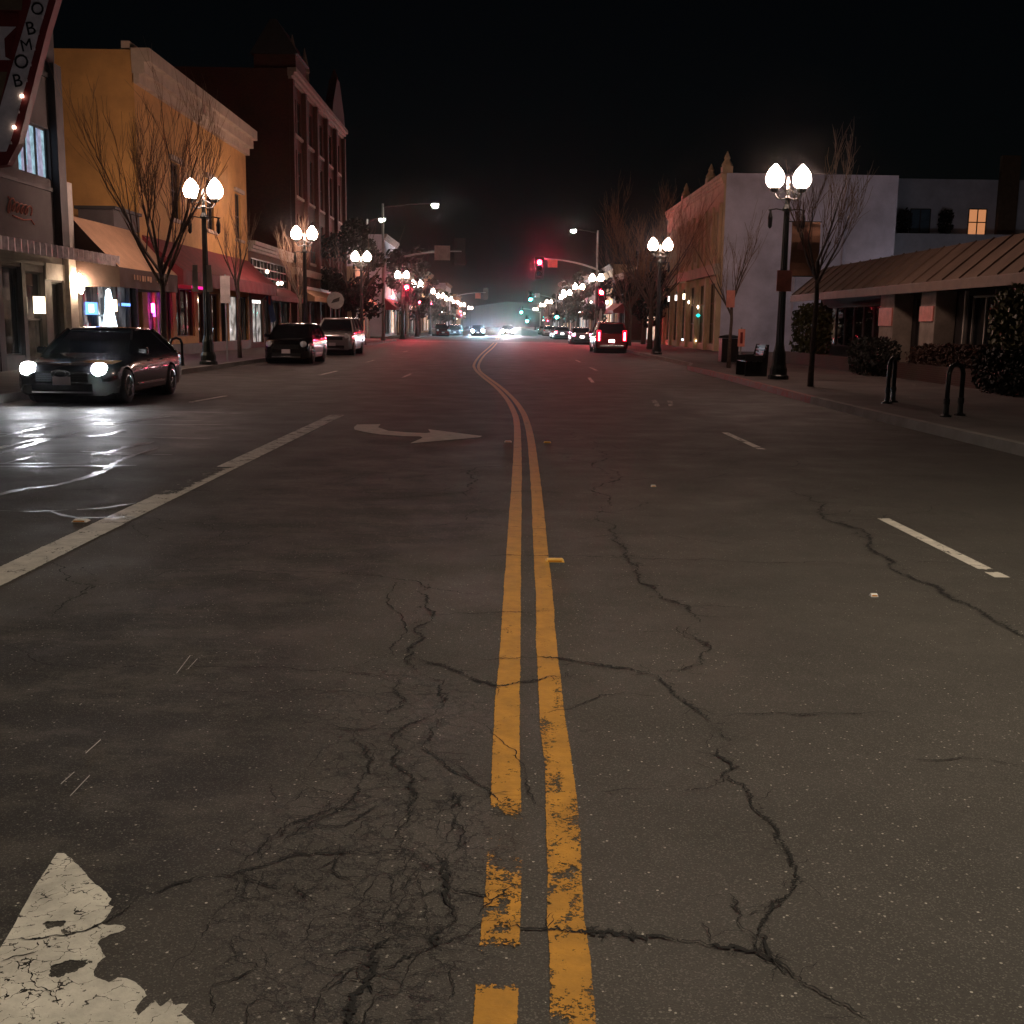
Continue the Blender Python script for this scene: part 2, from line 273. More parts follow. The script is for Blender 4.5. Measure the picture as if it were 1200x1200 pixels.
CRACKS=[
(0.0148,1,[(0.859,9.513),(0.882,8.890),(0.870,8.339),(0.893,7.884),(0.885,7.529),(0.912,7.311),(0.896,7.027),(0.902,6.765),(0.939,6.417),(1.014,6.338),(1.084,6.242),(1.088,6.032),(1.090,5.906),(1.032,5.782),(0.955,5.645)]),
(0.0092,1,[(0.965,5.711),(1.008,5.615),(1.044,5.490),(1.042,5.355),(0.989,5.182),(0.965,5.113),(0.857,5.029),(0.695,4.958)]),
(0.0123,1,[(0.695,4.958),(0.737,4.885),(0.760,4.776),(0.792,4.617),(0.828,4.499),(0.872,4.307)]),
(0.0086,1,[(0.872,4.307),(0.878,4.193),(0.906,4.130),(0.851,4.049),(0.819,3.971),(0.860,3.898),(0.805,3.794),(0.862,3.712),(0.861,3.570),(0.885,3.425),(0.888,3.284),(0.894,3.182),(0.885,3.116),(0.883,3.038),(0.837,2.938),(0.749,2.843),(0.718,2.789),(0.696,2.733),(0.707,2.663),(0.723,2.593),(0.750,2.526),(0.788,2.473),(0.825,2.422),(0.862,2.376),(0.929,2.282)]),
(0.0055,1,[(0.804,4.030),(0.804,4.100),(0.858,4.230)]),
(0.0050,1,[(0.805,3.794),(0.733,3.673),(0.639,3.649)]),
(0.0112,1,[(-0.031,2.785),(0.039,2.760),(0.130,2.740),(0.243,2.725),(0.355,2.706),(0.466,2.696),(0.553,2.677),(0.617,2.662),(0.677,2.647),(0.703,2.600),(0.734,2.548)]),
(0.0053,1,[(0.677,2.647),(0.678,2.733),(0.663,2.864),(0.661,2.934)]),
(0.0060,0,[(0.902,4.407),(1.014,4.432),(1.197,4.448),(1.414,4.455),(1.699,4.443)]),
(0.0069,0,[(1.084,6.242),(1.295,6.232),(1.490,6.221)]),
(0.0117,0,[(-0.403,7.482),(-0.170,7.552),(0.068,7.624),(0.307,7.609),(0.606,7.598),(0.910,7.645),(1.251,7.522),(1.600,7.486),(1.952,7.479),(2.407,7.422),(2.697,7.411)]),
(0.0158,1,[(-0.037,5.156),(0.095,5.189),(0.261,5.195),(0.381,5.131),(0.538,5.056),(0.697,4.971)]),
(0.0126,1,[(-0.441,5.168),(-0.271,5.066),(-0.123,4.854),(-0.026,4.761),(0.090,4.825),(0.229,4.916),(0.306,4.894)]),
(0.0185,1,[(2.903,11.119),(2.925,10.556),(2.798,9.659),(2.834,9.027),(2.819,8.329),(2.736,7.524),(2.693,6.928),(2.707,6.545),(2.762,6.184),(2.771,5.874),(2.795,5.625),(2.830,5.252)]),
(0.0090,0,[(-2.472,6.568),(-2.132,6.986),(-1.585,6.991),(-1.037,6.996),(-0.783,6.936),(-0.433,6.606),(-0.246,6.485),(0.061,6.457)]),
(0.0140,0,[(-0.428,6.765),(-0.437,6.289),(-0.444,5.734),(-0.456,5.339),(-0.454,5.127),(-0.407,4.995),(-0.340,4.896)]),
(0.0065,0,[(-2.506,5.376),(-2.301,5.194),(-2.118,4.997),(-1.737,4.985),(-1.380,4.985),(-1.025,4.998),(-0.783,4.981),(-0.673,5.051),(-0.564,5.164),(-0.473,5.295)]),
(0.0064,1,[(-0.783,4.981),(-0.637,4.923),(-0.496,4.890),(-0.418,4.893)]),
(0.0079,0,[(-0.509,5.960),(-0.321,5.986),(-0.132,6.013),(0.059,6.059),(0.350,6.111)]),
(0.0066,1,[(-0.392,5.061),(-0.270,5.040),(-0.187,4.977),(-0.106,4.942)]),
(0.0087,1,[(-0.352,4.895),(-0.257,4.813),(-0.234,4.582),(-0.269,4.391),(-0.333,4.299),(-0.394,4.211),(-0.395,4.039),(-0.398,3.912),(-0.359,3.833),(-0.315,3.682),(-0.303,3.475),(-0.303,3.379),(-0.301,3.258),(-0.288,3.173)]),
(0.0069,1,[(-0.269,4.391),(-0.245,4.273),(-0.270,4.131),(-0.277,3.999),(-0.206,3.877),(-0.123,3.762),(-0.076,3.688),(-0.030,3.603),(0.043,3.483)]),
(0.0078,1,[(-0.570,4.205),(-0.503,3.993),(-0.472,3.791),(-0.485,3.606),(-0.514,3.503),(-0.547,3.436),(-0.594,3.384),(-0.636,3.310),(-0.665,3.250)]),
(0.0056,1,[(-0.818,4.303),(-0.707,4.258),(-0.570,4.205),(-0.394,4.211)]),
(0.0058,1,[(-0.418,4.893),(-0.410,4.577),(-0.466,4.415),(-0.536,4.264)]),
(0.0084,1,[(-1.045,2.846),(-1.002,2.893),(-0.936,2.952),(-0.827,3.004),(-0.772,3.030),(-0.718,3.067),(-0.653,3.122),(-0.620,3.155),(-0.531,3.162),(-0.454,3.170),(-0.376,3.166),(-0.299,3.184),(-0.249,3.213)]),
(0.0061,1,[(-0.772,3.030),(-0.725,3.220),(-0.682,3.339),(-0.613,3.416),(-0.564,3.455),(-0.503,3.523)]),
(0.0060,1,[(-0.667,3.262),(-0.595,3.311),(-0.589,3.353),(-0.492,3.343),(-0.461,3.419),(-0.412,3.485),(-0.373,3.519)]),
(0.0054,1,[(-0.745,3.020),(-0.684,2.972),(-0.631,2.953),(-0.586,2.969),(-0.551,2.911),(-0.496,2.829)]),
(0.0048,1,[(-0.462,2.597),(-0.410,2.613),(-0.370,2.641),(-0.317,2.654),(-0.229,2.664)]),
(0.0100,1,[(-0.247,3.185),(-0.193,3.164),(-0.157,3.111),(-0.147,2.967),(-0.126,2.850),(-0.113,2.805),(-0.144,2.740),(-0.169,2.697),(-0.162,2.657),(-0.204,2.632),(-0.244,2.593),(-0.283,2.550)]),
(0.0127,1,[(-0.288,2.695),(-0.314,2.634),(-0.316,2.576),(-0.320,2.502),(-0.334,2.449),(-0.338,2.398),(-0.328,2.287)]),
(0.0067,1,[(-0.146,2.958),(-0.082,2.939),(-0.028,2.902)]),
(0.0062,1,[(-0.132,3.601),(-0.156,3.478),(-0.197,3.445),(-0.240,3.457)]),
(0.0060,1,[(-0.156,3.478),(-0.146,3.382),(-0.108,3.322),(-0.117,3.205),(-0.153,3.132)]),
(0.0042,1,[(-0.272,3.173),(-0.214,3.093),(-0.151,3.058)]),
(0.0039,1,[(-0.288,3.173),(-0.264,3.015),(-0.270,2.870),(-0.292,2.737)]),
(0.0041,1,[(-0.480,3.169),(-0.489,3.088),(-0.457,3.011),(-0.360,3.033)]),
(0.0038,1,[(-0.380,2.800),(-0.306,2.758),(-0.188,2.718)]),
(0.0134,0,[(-1.472,9.989),(-1.093,10.070),(-0.714,10.255),(-0.404,10.493),(0.086,10.590),(0.580,10.577),(0.949,10.553)]),
(0.0158,0,[(-1.421,11.473),(-1.069,11.506),(-0.640,11.815),(-0.288,12.425),(0.098,12.618),(0.688,12.678)]),
(0.0197,0,[(-0.351,10.131),(-0.330,11.576),(-0.322,12.273)]),
(0.0130,0,[(-4.704,10.289),(-3.737,10.482),(-3.207,10.473),(-2.994,10.436),(-1.939,10.418)]),
(0.0093,0,[(-4.062,8.854),(-3.542,8.932),(-3.055,8.927),(-1.774,7.843)]),
(0.0084,1,[(-3.064,7.326),(-2.472,6.568),(-2.429,5.819)]),
(0.0049,1,[(-1.292,2.662),(-1.207,2.671),(-1.125,2.689),(-1.061,2.745),(-1.009,2.879)]),
(0.0035,1,[(-1.247,2.561),(-1.213,2.592),(-1.172,2.612)]),
(0.0109,0,[(0.934,9.519),(1.332,10.017),(1.082,10.247)]),
(0.0160,1,[(0.859,9.513),(0.841,10.766),(1.108,12.416),(1.166,15.141)]),
(0.0028,1,[(-1.172,2.562),(-1.107,2.455),(-1.029,2.388)]),
(0.0041,0,[(0.340,3.627),(0.552,3.661)]),
(0.0050,0,[(0.642,5.665),(0.780,5.687),(0.920,5.709)]),
(0.0039,1,[(0.040,2.971),(-0.020,2.875),(-0.054,2.806)]),
]
SEAMS=[
(0.0510,[(-5.970,13.120),(-6.021,13.953),(-6.080,14.897),(-6.076,15.856)]),
(0.0453,[(-5.725,15.172),(-5.527,15.435),(-5.533,16.191)]),
(0.0320,[(-6.203,13.641),(-6.209,14.658),(-5.899,15.385)]),
(0.0374,[(-4.607,9.736),(-4.590,10.036),(-4.518,10.414),(-4.350,10.597),(-4.250,11.208),(-4.268,11.950)]),
(0.0450,[(-4.704,12.126),(-4.390,12.084),(-4.052,12.193)]),
(0.0414,[(-4.789,13.433),(-4.753,14.006),(-4.627,14.640)]),
(0.0283,[(-3.599,9.264),(-3.419,9.366),(-3.223,9.656)]),
(0.0203,[(-3.216,8.796),(-2.974,8.893)]),
(0.0360,[(-6.824,15.028),(-6.749,16.561),(-6.097,17.237),(-5.580,18.612)]),
(0.0207,[(-4.205,9.175),(-3.912,9.154),(-3.668,9.259)]),
(0.0282,[(-4.195,11.540),(-4.387,12.623),(-4.360,13.955)]),
(0.0202,[(-3.774,9.164),(-3.460,8.897),(-3.000,8.971)]),
]
ARROW_HEAD=[(-1.336,3.145),(-1.315,3.146),(-1.280,3.114),(-1.269,3.098),(-1.243,3.072),(-1.215,3.036),(-1.168,2.977),(-1.138,2.948),(-1.103,2.910),(-1.077,2.878),(-1.079,2.855),(-1.058,2.837),(-1.058,2.810),(-1.058,2.775),(-1.064,2.753),(-1.043,2.741),(-1.022,2.745),(-0.998,2.741),(-0.986,2.725),(-0.998,2.708),(-1.017,2.699),(-1.035,2.674),(-1.035,2.650),(-1.015,2.623),(-0.993,2.592),(-1.003,2.565),(-0.993,2.510),(-0.971,2.496),(-0.946,2.482),(-0.932,2.504),(-0.910,2.500),(-0.885,2.486),(-0.864,2.466),(-0.848,2.448),(-0.838,2.431),(-0.845,2.407),(-0.848,2.374),(-0.833,2.352),(-0.829,2.365),(-0.819,2.398),(-0.812,2.411),(-0.792,2.388),(-0.777,2.419),(-0.763,2.392),(-0.743,2.399),(-0.729,2.399),(-0.738,2.366),(-0.703,2.334),(-0.675,2.282),(-0.625,2.152),(-1.224,2.145),(-1.242,2.352),(-1.276,2.626)]
ARROW_HOLES=[[(-1.214,2.742),(-1.203,2.759),(-1.182,2.764),(-1.156,2.751),(-1.164,2.730),(-1.187,2.721)],[(-1.109,2.526),(-1.101,2.560),(-1.079,2.579),(-1.034,2.580),(-1.030,2.553),(-1.045,2.524),(-1.074,2.501),(-1.094,2.501)]]
TURN_ARROW=[(-2.308,17.060),(-2.324,17.543),(-1.965,17.652),(-1.942,17.113),(-1.730,16.583),(-1.431,16.381),(-1.148,16.300),(-1.086,16.404),(-1.156,16.914),(-0.312,15.971),(-0.353,15.786),(-1.258,14.875),(-1.144,15.617),(-1.192,15.810),(-1.427,15.824),(-1.783,16.004),(-2.051,16.344),(-2.246,16.685)]
YELLOW_A=[(-0.007,2.261),(-0.003,2.338),(-0.000,2.437),(0.007,2.700),(0.015,2.971),(0.020,3.180),(0.023,3.482),(0.024,4.008),(0.032,4.704),(0.041,5.078),(0.061,6.415),(0.080,7.654),(0.109,9.457),(0.154,12.320),(0.188,15.020),(0.209,17.570),(0.190,20.112),(0.057,24.018),(-0.246,28.926),(-0.656,33.977),(-1.040,39.648),(-1.234,45.628),(-1.269,58.312),(-1.124,75.065)]
YELLOW_B=[(0.178,2.263),(0.177,2.340),(0.187,2.623),(0.185,2.788),(0.201,3.184),(0.217,3.848),(0.214,4.287),(0.222,4.830),(0.231,5.519),(0.254,6.425),(0.273,7.666),(0.321,10.447),(0.356,13.128),(0.382,15.611),(0.381,18.052),(0.339,20.736),(0.188,24.323),(-0.113,28.958),(-0.526,34.014),(-0.873,38.966),(-1.044,45.703),(-1.049,58.423),(-0.840,75.248)]
SCRAPES=[[(-1.484, 4.892), (-1.499, 5.169)], [(-1.451, 4.956), (-1.451, 5.116)], [(-1.524, 3.651), (-1.517, 3.755)], [(-1.454, 3.554), (-1.452, 3.727)], [(-1.542, 3.93), (-1.535, 4.067)]]
DEBRIS=[(-3.368,8.746),(0.547,15.175),(0.032,15.222),(0.102,15.231),(2.260,6.545),(1.525,11.117),(-4.715,12.588),(-6.469,24.088),(-8.619,26.167),(-3.134,19.188),(-4.471,18.446)]
# ------------------------------------------------------------------ palette
asphalt('asphalt')
paint('paint_yellow', (.50, .235, .022), .6, 95.); paint('paint_white', (.60, .565, .50), .65, 70., 16.); paint('paint_white_fine', (.64, .58, .51), .65, 45.)
paint('crack_edge', (.007, .0062, .0058), .95, 170., 0., .0); paint('crack_dirt', (.014, .0125, .012), .95, 95., 0., .05)
mat('crack_dark', (.009, .008, .0075), .95, var=.3, scale=60, bump=.3, bscale=200, spec=.1)
mat('crack_soft', (.017, .0155, .014), .95, var=.4, scale=30, bump=.2, spec=.1)
mat('tar', (.02, .02, .021), .32, var=.3, scale=9, bump=.25, bscale=18, spec=.9)
mat('concrete', (.27, .25, .23), .9, var=.3, scale=1.2, bump=.25, bscale=60)
mat('concrete_dark', (.17, .16, .15), .9, var=.35, scale=.8, bump=.25, bscale=50)
mat('kerb_red', (.33, .045, .035), .75, var=.5, scale=4, bump=.3, col2=(.22, .15, .13))
mat('ground', (.075, .07, .06), .95, var=.4, scale=.3)
mat('white_stone', (.5, .47, .42), .8)
mat('grey_stucco', (.115, .098, .098), .85, var=.25, scale=1.3, bump=.3, bscale=90)
mat('grey_dark', (.055, .052, .052), .7); mat('trim_pale', (.42, .38, .34), .7)
mat('yellow_stucco', (.68, .37, .12), .85, var=.22, scale=.7, bump=.3, bscale=70)
mat('cornice_cream', (.55, .44, .33), .8, var=.2, scale=1.5)
mat('tan_canvas', (.46, .27, .16), .8, var=.16, scale=2, bump=.15, bscale=120)
mat('maroon_canvas', (.26, .035, .04), .8, var=.25, scale=2, bump=.15, bscale=120)
mat('brown_canvas', (.06, .03, .022), .8)
brick('brick_red', (.15, .040, .026), (.10, .027, .02), (.10, .07, .055)); brick('brick_brown', (.22, .10, .07), (.17, .075, .05), (.16, .13, .11))
brick('brick_planter', (.09, .032, .022), (.07, .024, .018), (.12, .1, .09))
mat('slate', (.028, .026, .028), .7); mat('stone_trim', (.30, .22, .18), .85)
mat('white_plaster', (.64, .60, .70), .85, var=.36, scale=.32, bump=.2, bscale=60)
mat('white_plaster_old', (.72, .70, .78), .85, var=.25, scale=.5, bump=.2)
mat('tan_plaster', (.62, .44, .27), .85, var=.2, scale=.8, bump=.2)
mat('roof_metal', (.20, .135, .10), .6, metal=.2, var=.25, scale=1.1, bump=.05)
mat('dark_wall', (.022, .016, .015), .8); mat('cream_pillar', (.33, .27, .22), .85)
mat('wood_brown', (.14, .085, .05), .7); mat('black_metal', (.012, .0125, .013), .38, metal=.3, var=.3, scale=8, bump=.08)
mat('green_black', (.012, .018, .016), .36, var=.3, scale=9, bump=.1); mat('galvanised', (.34, .34, .33), .5, metal=.5, var=.2)
mat('steel', (.5, .5, .5), .25, metal=.9, var=.1); mat('fascia_tin', (.62, .52, .50), .42, metal=.55, var=.4, scale=5); mat('chrome', (.75, .75, .75), .08, metal=1., var=.05, bump=0)
mat('bark', (.115, .085, .07), .9, var=.4, scale=14, bump=.6, bscale=50); mat('bark_dark', (.12, .085, .068), .9, var=.4, scale=14, bump=.5)
mat('twig', (.24, .15, .10), .85); mat('twig_orange', (.26, .135, .065), .85)
mat('leaf_dark', (.022, .03, .014), .6, var=.5, scale=1.4, bump=0); mat('leaf_olive', (.06, .062, .012), .6, var=.5, scale=2.2, bump=0)
mat('leaf_rust', (.06, .022, .012), .7, var=.5, scale=3, bump=0); mat('leaf_black', (.007, .009, .005), .65, var=.5, scale=3, bump=0)
mat('glass_dark', (.008, .009, .011), .04, var=.2, bump=0, spec=.8); mat('glass_blue', (.10, .16, .22), .1, bump=0)
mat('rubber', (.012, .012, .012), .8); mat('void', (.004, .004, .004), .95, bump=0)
mat('car_black', (.004, .004, .0045), .16, var=.1, bump=0, coat=1.); mat('car_silver', (.30, .27, .26), .24, metal=.35, var=.06, bump=0, coat=1.)
mat('car_red', (.13, .006, .008), .2, var=.1, bump=0, coat=1.); mat('car_grey', (.14, .14, .16), .22, metal=.3, var=.06, bump=0, coat=1.)
mat('plate', (.5, .42, .42), .5, var=.1); mat('tail_red', (.3, .01, .012), .15, bump=0); mat('amber', (.6, .22, .02), .2, bump=0); mat('lens', (.6, .62, .65), .08, bump=0, spec=.8)
mat('sign_red', (.16, .016, .016), .5); mat('sign_dark_red', (.14, .012, .012), .5); mat('sign_white', (.66, .54, .54), .55); mat('letter_black', (.012, .01, .01), .5)
mat('sign_rose', (.68, .24, .18), .6); mat('sign_pale', (.55, .46, .43), .6); mat('banner', (.34, .17, .10), .8, var=.3, scale=2.5); mat('banner_dark', (.16, .05, .035), .8)
mat('hill', (.012, .013, .015), 1., bump=0)
mat('sign_grey', (.35, .33, .32), .6)
mat('paper', (.6, .57, .52), .8)
WARM = (1., .655, .53)
emis('globe', WARM, G_GLOBE); emis('globe_dim', WARM, G_GLOBE * .35); emis('led_white', (.95, 1., .86), 130.); emis('led_wall_fill', (.86, .88, 1.), 200.); emis('led_near', (1., .86, .66), G_NEAR)
emis('sig_red', (1., .02, .055), 5500.); emis('sig_red_low', (1., .02, .055), 3200.);  emis('sig_green', (.04, .85, .80), 2800.); emis('red_glow', (1., .006, .02), 8.); emis('green_glow', (.0, .8, .72), 3.); emis('sig_dark', (.01, .006, .004), .02)
emis('headlamp', (.93, .95, 1.), 260.); emis('headlamp_far', (1., .88, .95), 11000.); emis('headlamp_blue', (.5, .83, 1.), 6000.)
emis('tail_lit', (1., .008, .025), 3.); emis('tail_hot', (1., .12, .2), 60.); emis('reverse_lit', (1., .85, .8), 16.)
emis('sconce', (1., .72, .48), 150.); emis('lantern_lit', (1., .78, .52), 5.5)
emis('win_curtain', (.42, .42, .62), .22); emis('win_orange', (1., .40, .17), .55)
emis('neon_pink', (1., .02, .30), 1.6); emis('neon_magenta', (1., .05, .55), 30.); emis('neon_violet', (.35, .12, 1.), 5.); emis('neon_white', (.72, .9, 1.), 7.)
emis('neon_blue', (.15, .35, 1.), 2.6); emis('neon_red', (1., .03, .08), 60.); emis('neon_teal', (.02, .8, .72), 2.2); emis('bulb', (1., .8, .6), 9.)
emis('strip_white', (1., .9, .84), 3.2)
litglass('win_cyan', [(.55, .85, 1.), (.50, .62, .95), (.42, .80, 1.), (.55, .52, .72)], .8, 3.2, dark=.5, tall=.06)
litglass('shop_warm', [(1, .62, .34), (.75, .38, .2), (.9, .75, .6), (.25, .12, .08), (.55, .3, .2)], .5, 1.4)
litglass('shop_white', [(1, .9, .82), (.7, .62, .6), (.9, .8, .72), (.35, .3, .3)], .75, 1.1)
litglass('shop_violet', [(.45, .05, .6), (.12, .05, .3), (.65, .1, .45), (.05, .05, .12)], .4, 3.)
litglass('shop_grey', [(.5, .5, .55), (.3, .3, .34), (.42, .42, .46), (.2, .2, .22)], .2, .9)
litglass('shop_dim', [(.5, .36, .26), (.2, .15, .13), (.1, .1, .1), (.05, .05, .05)], .075, 1.3)
litglass('shop_bright', [(1, .82, .66), (1, .95, .9), (.8, .45, .28), (1, .7, .5)], 2.0, 1.5, dark=.3)
litglass('shop_poster', [(.9, .8, .75), (.7, .08, .08), (.2, .45, .9), (.5, .45, .5), (.04, .04, .05)], .42, 2.2)

# ------------------------------------------------------------------ setting: ground, road, pavements
KL, FL, FR = -9.5, -13.6, 13.0
def sheet(name, x0, x1, y0, y1, z, m):
    b = MB(); b.quad((x0,y0,z),(x1,y0,z),(x1,y1,z),(x0,y1,z)); return tag(b.build(name, m), kind='structure')
sheet('ground', -300, 300, -60, 900, -.03, 'ground')
sheet('road', KL, 7.6, -40, 800, 0., 'asphalt')
b = MB()
b.quad((-70,103,-.004),(KL-.001,103,-.004),(KL-.001,115,-.004),(-70,115,-.004)); b.quad((7.601,103,-.004),(70,103,-.004),(70,115,-.004),(7.601,115,-.004))
tag(b.build('side_street', 'asphalt'), kind='structure')
def kerbx(y):      # right kerb: bulb-out near the camera, parking bay further on
    if y < 41: return 6.72 + .12 * math.sin(y * .21)
    t = min(1, (y - 41) / 5); return 6.78 + .72 * t * t * (3 - 2 * t)
def corner(ys, fx, x_out, side):
    pass
def pavement(name, side, ys, kx, xo):
    b = MB(); kb = MB()
    for a, c in zip(ys[:-1], ys[1:]):
        xa, xc = kx(a), kx(c); s = side
        b.quad((xa + s*.16, a, .15), (xc + s*.16, c, .15), (xo, c, .15), (xo, a, .15))
        kb.quad((xa, a, -.01), (xc, c, -.01), (xc + s*.02, c, .15), (xa + s*.02, a, .15)); kb.quad((xa + s*.02, a, .15), (xc + s*.02, c, .15), (xc + s*.16, c, .152), (xa + s*.16, a, .152))
    for y in (ys[0], ys[-1]):
        b.quad((kx(y), y, -.01), (xo, y, -.01), (xo, y, .15), (kx(y), y, .15))
    return b, kb
def stepped(y0, y1, st):
    n = max(1, round((y1 - y0) / st)); return [y0 + (y1 - y0) * i / n for i in range(n + 1)]
def rounded(kx, y_end, r, side, sign):   # corner radius at a side street
    def f(y):
        d = (y_end - y) * sign
        if d >= r: return kx(y)
        t = max(0., d) / r; return kx(y) + side * r * (1 - math.sqrt(max(0., 1 - (1 - t) ** 2)))
    return f
mat('pave', (.145, .125, .116), .92, var=.3, scale=.9, bump=.25, bscale=70)
near_l = rounded(lambda y: KL, 102.5, 4., -1, 1); near_r = rounded(kerbx, 102.5, 4., 1, 1)
far_l = rounded(lambda y: KL, 115.5, 4., -1, -1); far_r = rounded(lambda y: 7.5, 115.5, 4., 1, -1)
ysn = stepped(-40, 98, 1.) + stepped(98, 102.5, .25)[1:]; ysf = stepped(115.5, 120, .25) + stepped(120, 780, 20)[1:]
for nm, side, ys, kx, xo in (('left', -1, ysn, near_l, -60), ('right', 1, ysn, near_r, 60), ('left', -1, ysf, far_l, -60), ('right', 1, ysf, far_r, 60)):
    b, kb = pavement(nm, side, ys, kx, xo)
    if ys is ysn:   # score lines across the slabs
        b.cur = 1
        for i in range(-10, 66):
            y = i * 1.5; x0 = kx(y) + side * .17; x1 = side * 13.5; b.quad((x0, y - .008, .1515), (x1, y - .008, .1515), (x1, y + .008, .1515), (x0, y + .008, .1515))
        b.cur = 0
    tag(b.build('pavement_' + nm, ['pave', 'concrete_dark']), kind='structure')
    if side == 1 and ys is ysn:      # red painted stretch of kerb
        for i, f in enumerate(kb.f):
            y = sum(kb.v[j][1] for j in f) / 4
            kb.mi[i] = 1 if 24 < y < 42 else 0
    tag(kb.build('kerb_' + nm, ['concrete', 'kerb_red']), kind='structure')

# ------------------------------------------------------------------ road markings
def smooth_path(pts, step):
    """arc-length resample of a Catmull-Rom curve"""
    out = []; P = [Vector((p[0], p[1])) for p in pts]; n = len(P)
    for i in range(n - 1):
        p0, p1, p2, p3 = P[max(i-1, 0)], P[i], P[i+1], P[min(i+2, n-1)]
        k = max(1, int((p2 - p1).length / step))
        for j in range(k):
            t = j / k; out.append(.5 * ((2*p1) + (p2-p0)*t + (2*p0-5*p1+4*p2-p3)*t*t + (3*p1-p0-3*p2+p3)*t*t*t))
    out.append(P[-1]); return out
def stripe(name, pts, w, z, m, wear, parent=None, kind='structure', wob=.0):
    vs, fs, we, ed = [], [], [], []; k = 5; q = smooth_path(pts, .05 if pts[-1][1] < 25 else .12); n = len(q); d = 0
    for i, p in enumerate(q):
        t = (q[min(i+1, n-1)] - q[max(i-1, 0)]).normalized(); nr = Vector((t.y, -t.x)); ww = w * (1 + wob * mnoise.noise(Vector((p.y * 3, p.x * 3, 5))))
        for j in range(k):
            u = (j / (k-1)) * 2 - 1; v = p + nr * u * ww * .56; vs.append((v.x, v.y, z)); we.append(wear(p.y, u, i / max(1, n-1)) + .11 * mnoise.noise(Vector((p.x*14 + u*.7, p.y*9, 1))) + .09 * mnoise.noise(Vector((p.x*30 + u*1.6, p.y*26, 4)))); ed.append(abs(u))
    for i in range(n - 1):
        for j in range(k - 1): a = i*k + j; fs.append((a, a+1, a+k+1, a+k))
    me = bpy.data.meshes.new(name); me.from_pydata(vs, [], fs); me.materials.append(M[m])
    for an, dat in (('wear', we), ('edge', ed)):
        at = me.attributes.new(an, 'FLOAT', 'POINT'); at.data.foreach_set('value', dat)
    o = bpy.data.objects.new(name, me); COL.objects.link(o); o['kind'] = kind; return o
def lin(y, tab):
    for (a, va), (c, vc) in zip(tab[:-1], tab[1:]):
        if y <= c: return va + (vc - va) * max(0., (y - a) / (c - a))
    return tab[-1][1]
WA = [(2.0, .30), (2.47, .34), (2.53, .6), (2.57, .9), (2.67, .9), (2.70, .45), (2.75, .62), (2.80, .54), (2.86, .50), (3.0, .48), (3.1, .53), (3.2, .60), (3.33, .66), (3.36, .50), (3.48, .5), (3.53, .40), (3.7, .43), (3.95, .40), (4.4, .375), (8, .36), (30, .36), (60, .38), (95, .46)]
WB = [(2.0, .52), (2.45, .52), (2.58, .46), (2.66, .42), (2.70, .9), (2.735, .9), (2.75, .40), (2.9, .47), (3.3, .47), (3.45, .46), (3.5, .55), (3.54, .45), (3.8, .44), (4.2, .43), (4.6, .40), (5.5, .375), (9, .36), (30, .36), (60, .38), (95, .46)]
YA = YELLOW_A + [(-.95, 97.)]; YB = YELLOW_B + [(-.68, 97.)]
stripe('yellow_line', YA, .1, .004, 'paint_yellow', lambda y, u, t: lin(y, WA), wob=.08)
stripe('yellow_line', YB, .1, .004, 'paint_yellow', lambda y, u, t: lin(y, WB), wob=.08)
stripe('yellow_line', [(-.95, 118.), (-1.0, 200.), (-1., 330.)], .12, .004, 'paint_yellow', lambda y, u, t: .35); stripe('yellow_line', [(-.7, 118.), (-.75, 200.), (-.75, 330.)], .12, .004, 'paint_yellow', lambda y, u, t: .35)
stripe('white_line', [(-3.17, 4.5), (-3.10, 9.5), (-3.0, 14.5), (-2.9, 19.3)], .235, .004, 'paint_white_fine', lambda y, u, t: .40 + (.17 if 10.2 < y < 12.2 and u < .2 else 0) + (.1 if y > 13 and abs(u - .2) < .2 else 0) + (.06 * (y - 8) / 10))
def dash(x0, y0, x1, y1, wr, w=.1): stripe('lane_dash', [(x0, y0), ((x0+x1)/2, (y0+y1)/2), (x1, y1)], w, .004, 'paint_white_fine', lambda y, u, t: wr + (.25 if abs(t - .12) < .02 else 0))
dash(3.29, 7.1, 3.26, 9.35, .40); dash(3.44, 14.7, 3.40, 17.0, .44); dash(2.5, 31.4, 2.62, 34.6, .47); dash(3.4, 22.6, 3.6, 24.2, .53); dash(3.1, 22.4, 3.28, 24.4, .53); dash(3.3, 40., 3.3, 43., .5); dash(3.3, 49., 3.3, 52., .5)
dash(-6.17, 21.9, -5.97, 23.9, .44); dash(-5.6, 33.9, -5.52, 36.8, .46); dash(-5.6, 45., -5.6, 48., .5); dash(-3., 33., -2.98, 36., .52); dash(-6.2, 11.9, -6.25, 14., .46, .12); dash(-5.6, 62., -5.6, 65., .5)
for x0 in (-9., -6., -3., .0, 3., 6.):      # zebra edges of the crossing
    pass
stripe('stop_line', [(-9., 98.6), (0, 98.6), (7., 98.6)], .35, .004, 'paint_white_fine', lambda y, u, t: .42)
stripe('crossing_line', [(-9., 100.4), (0, 100.4), (7., 100.4)], .3, .004, 'paint_white_fine', lambda y, u, t: .42); stripe('crossing_line', [(-9., 117.5), (0, 117.5), (7., 117.5)], .3, .004, 'paint_white_fine', lambda y, u, t: .42)
def jag(pts, amp, it, closed=True, mn=.012):
    P = [Vector(p) for p in pts]
    for _ in range(it):
        q = []; n = len(P)
        for i in range(n if closed else n - 1):
            a, c = P[i], P[(i+1) % n]; d = c - a; q.append(a)
            if d.length > mn: q.append((a + c) * .5 + Vector((-d.y, d.x)) * rnd.uniform(-amp, amp))
        if not closed: q.append(P[-1])
        P = q
    return P
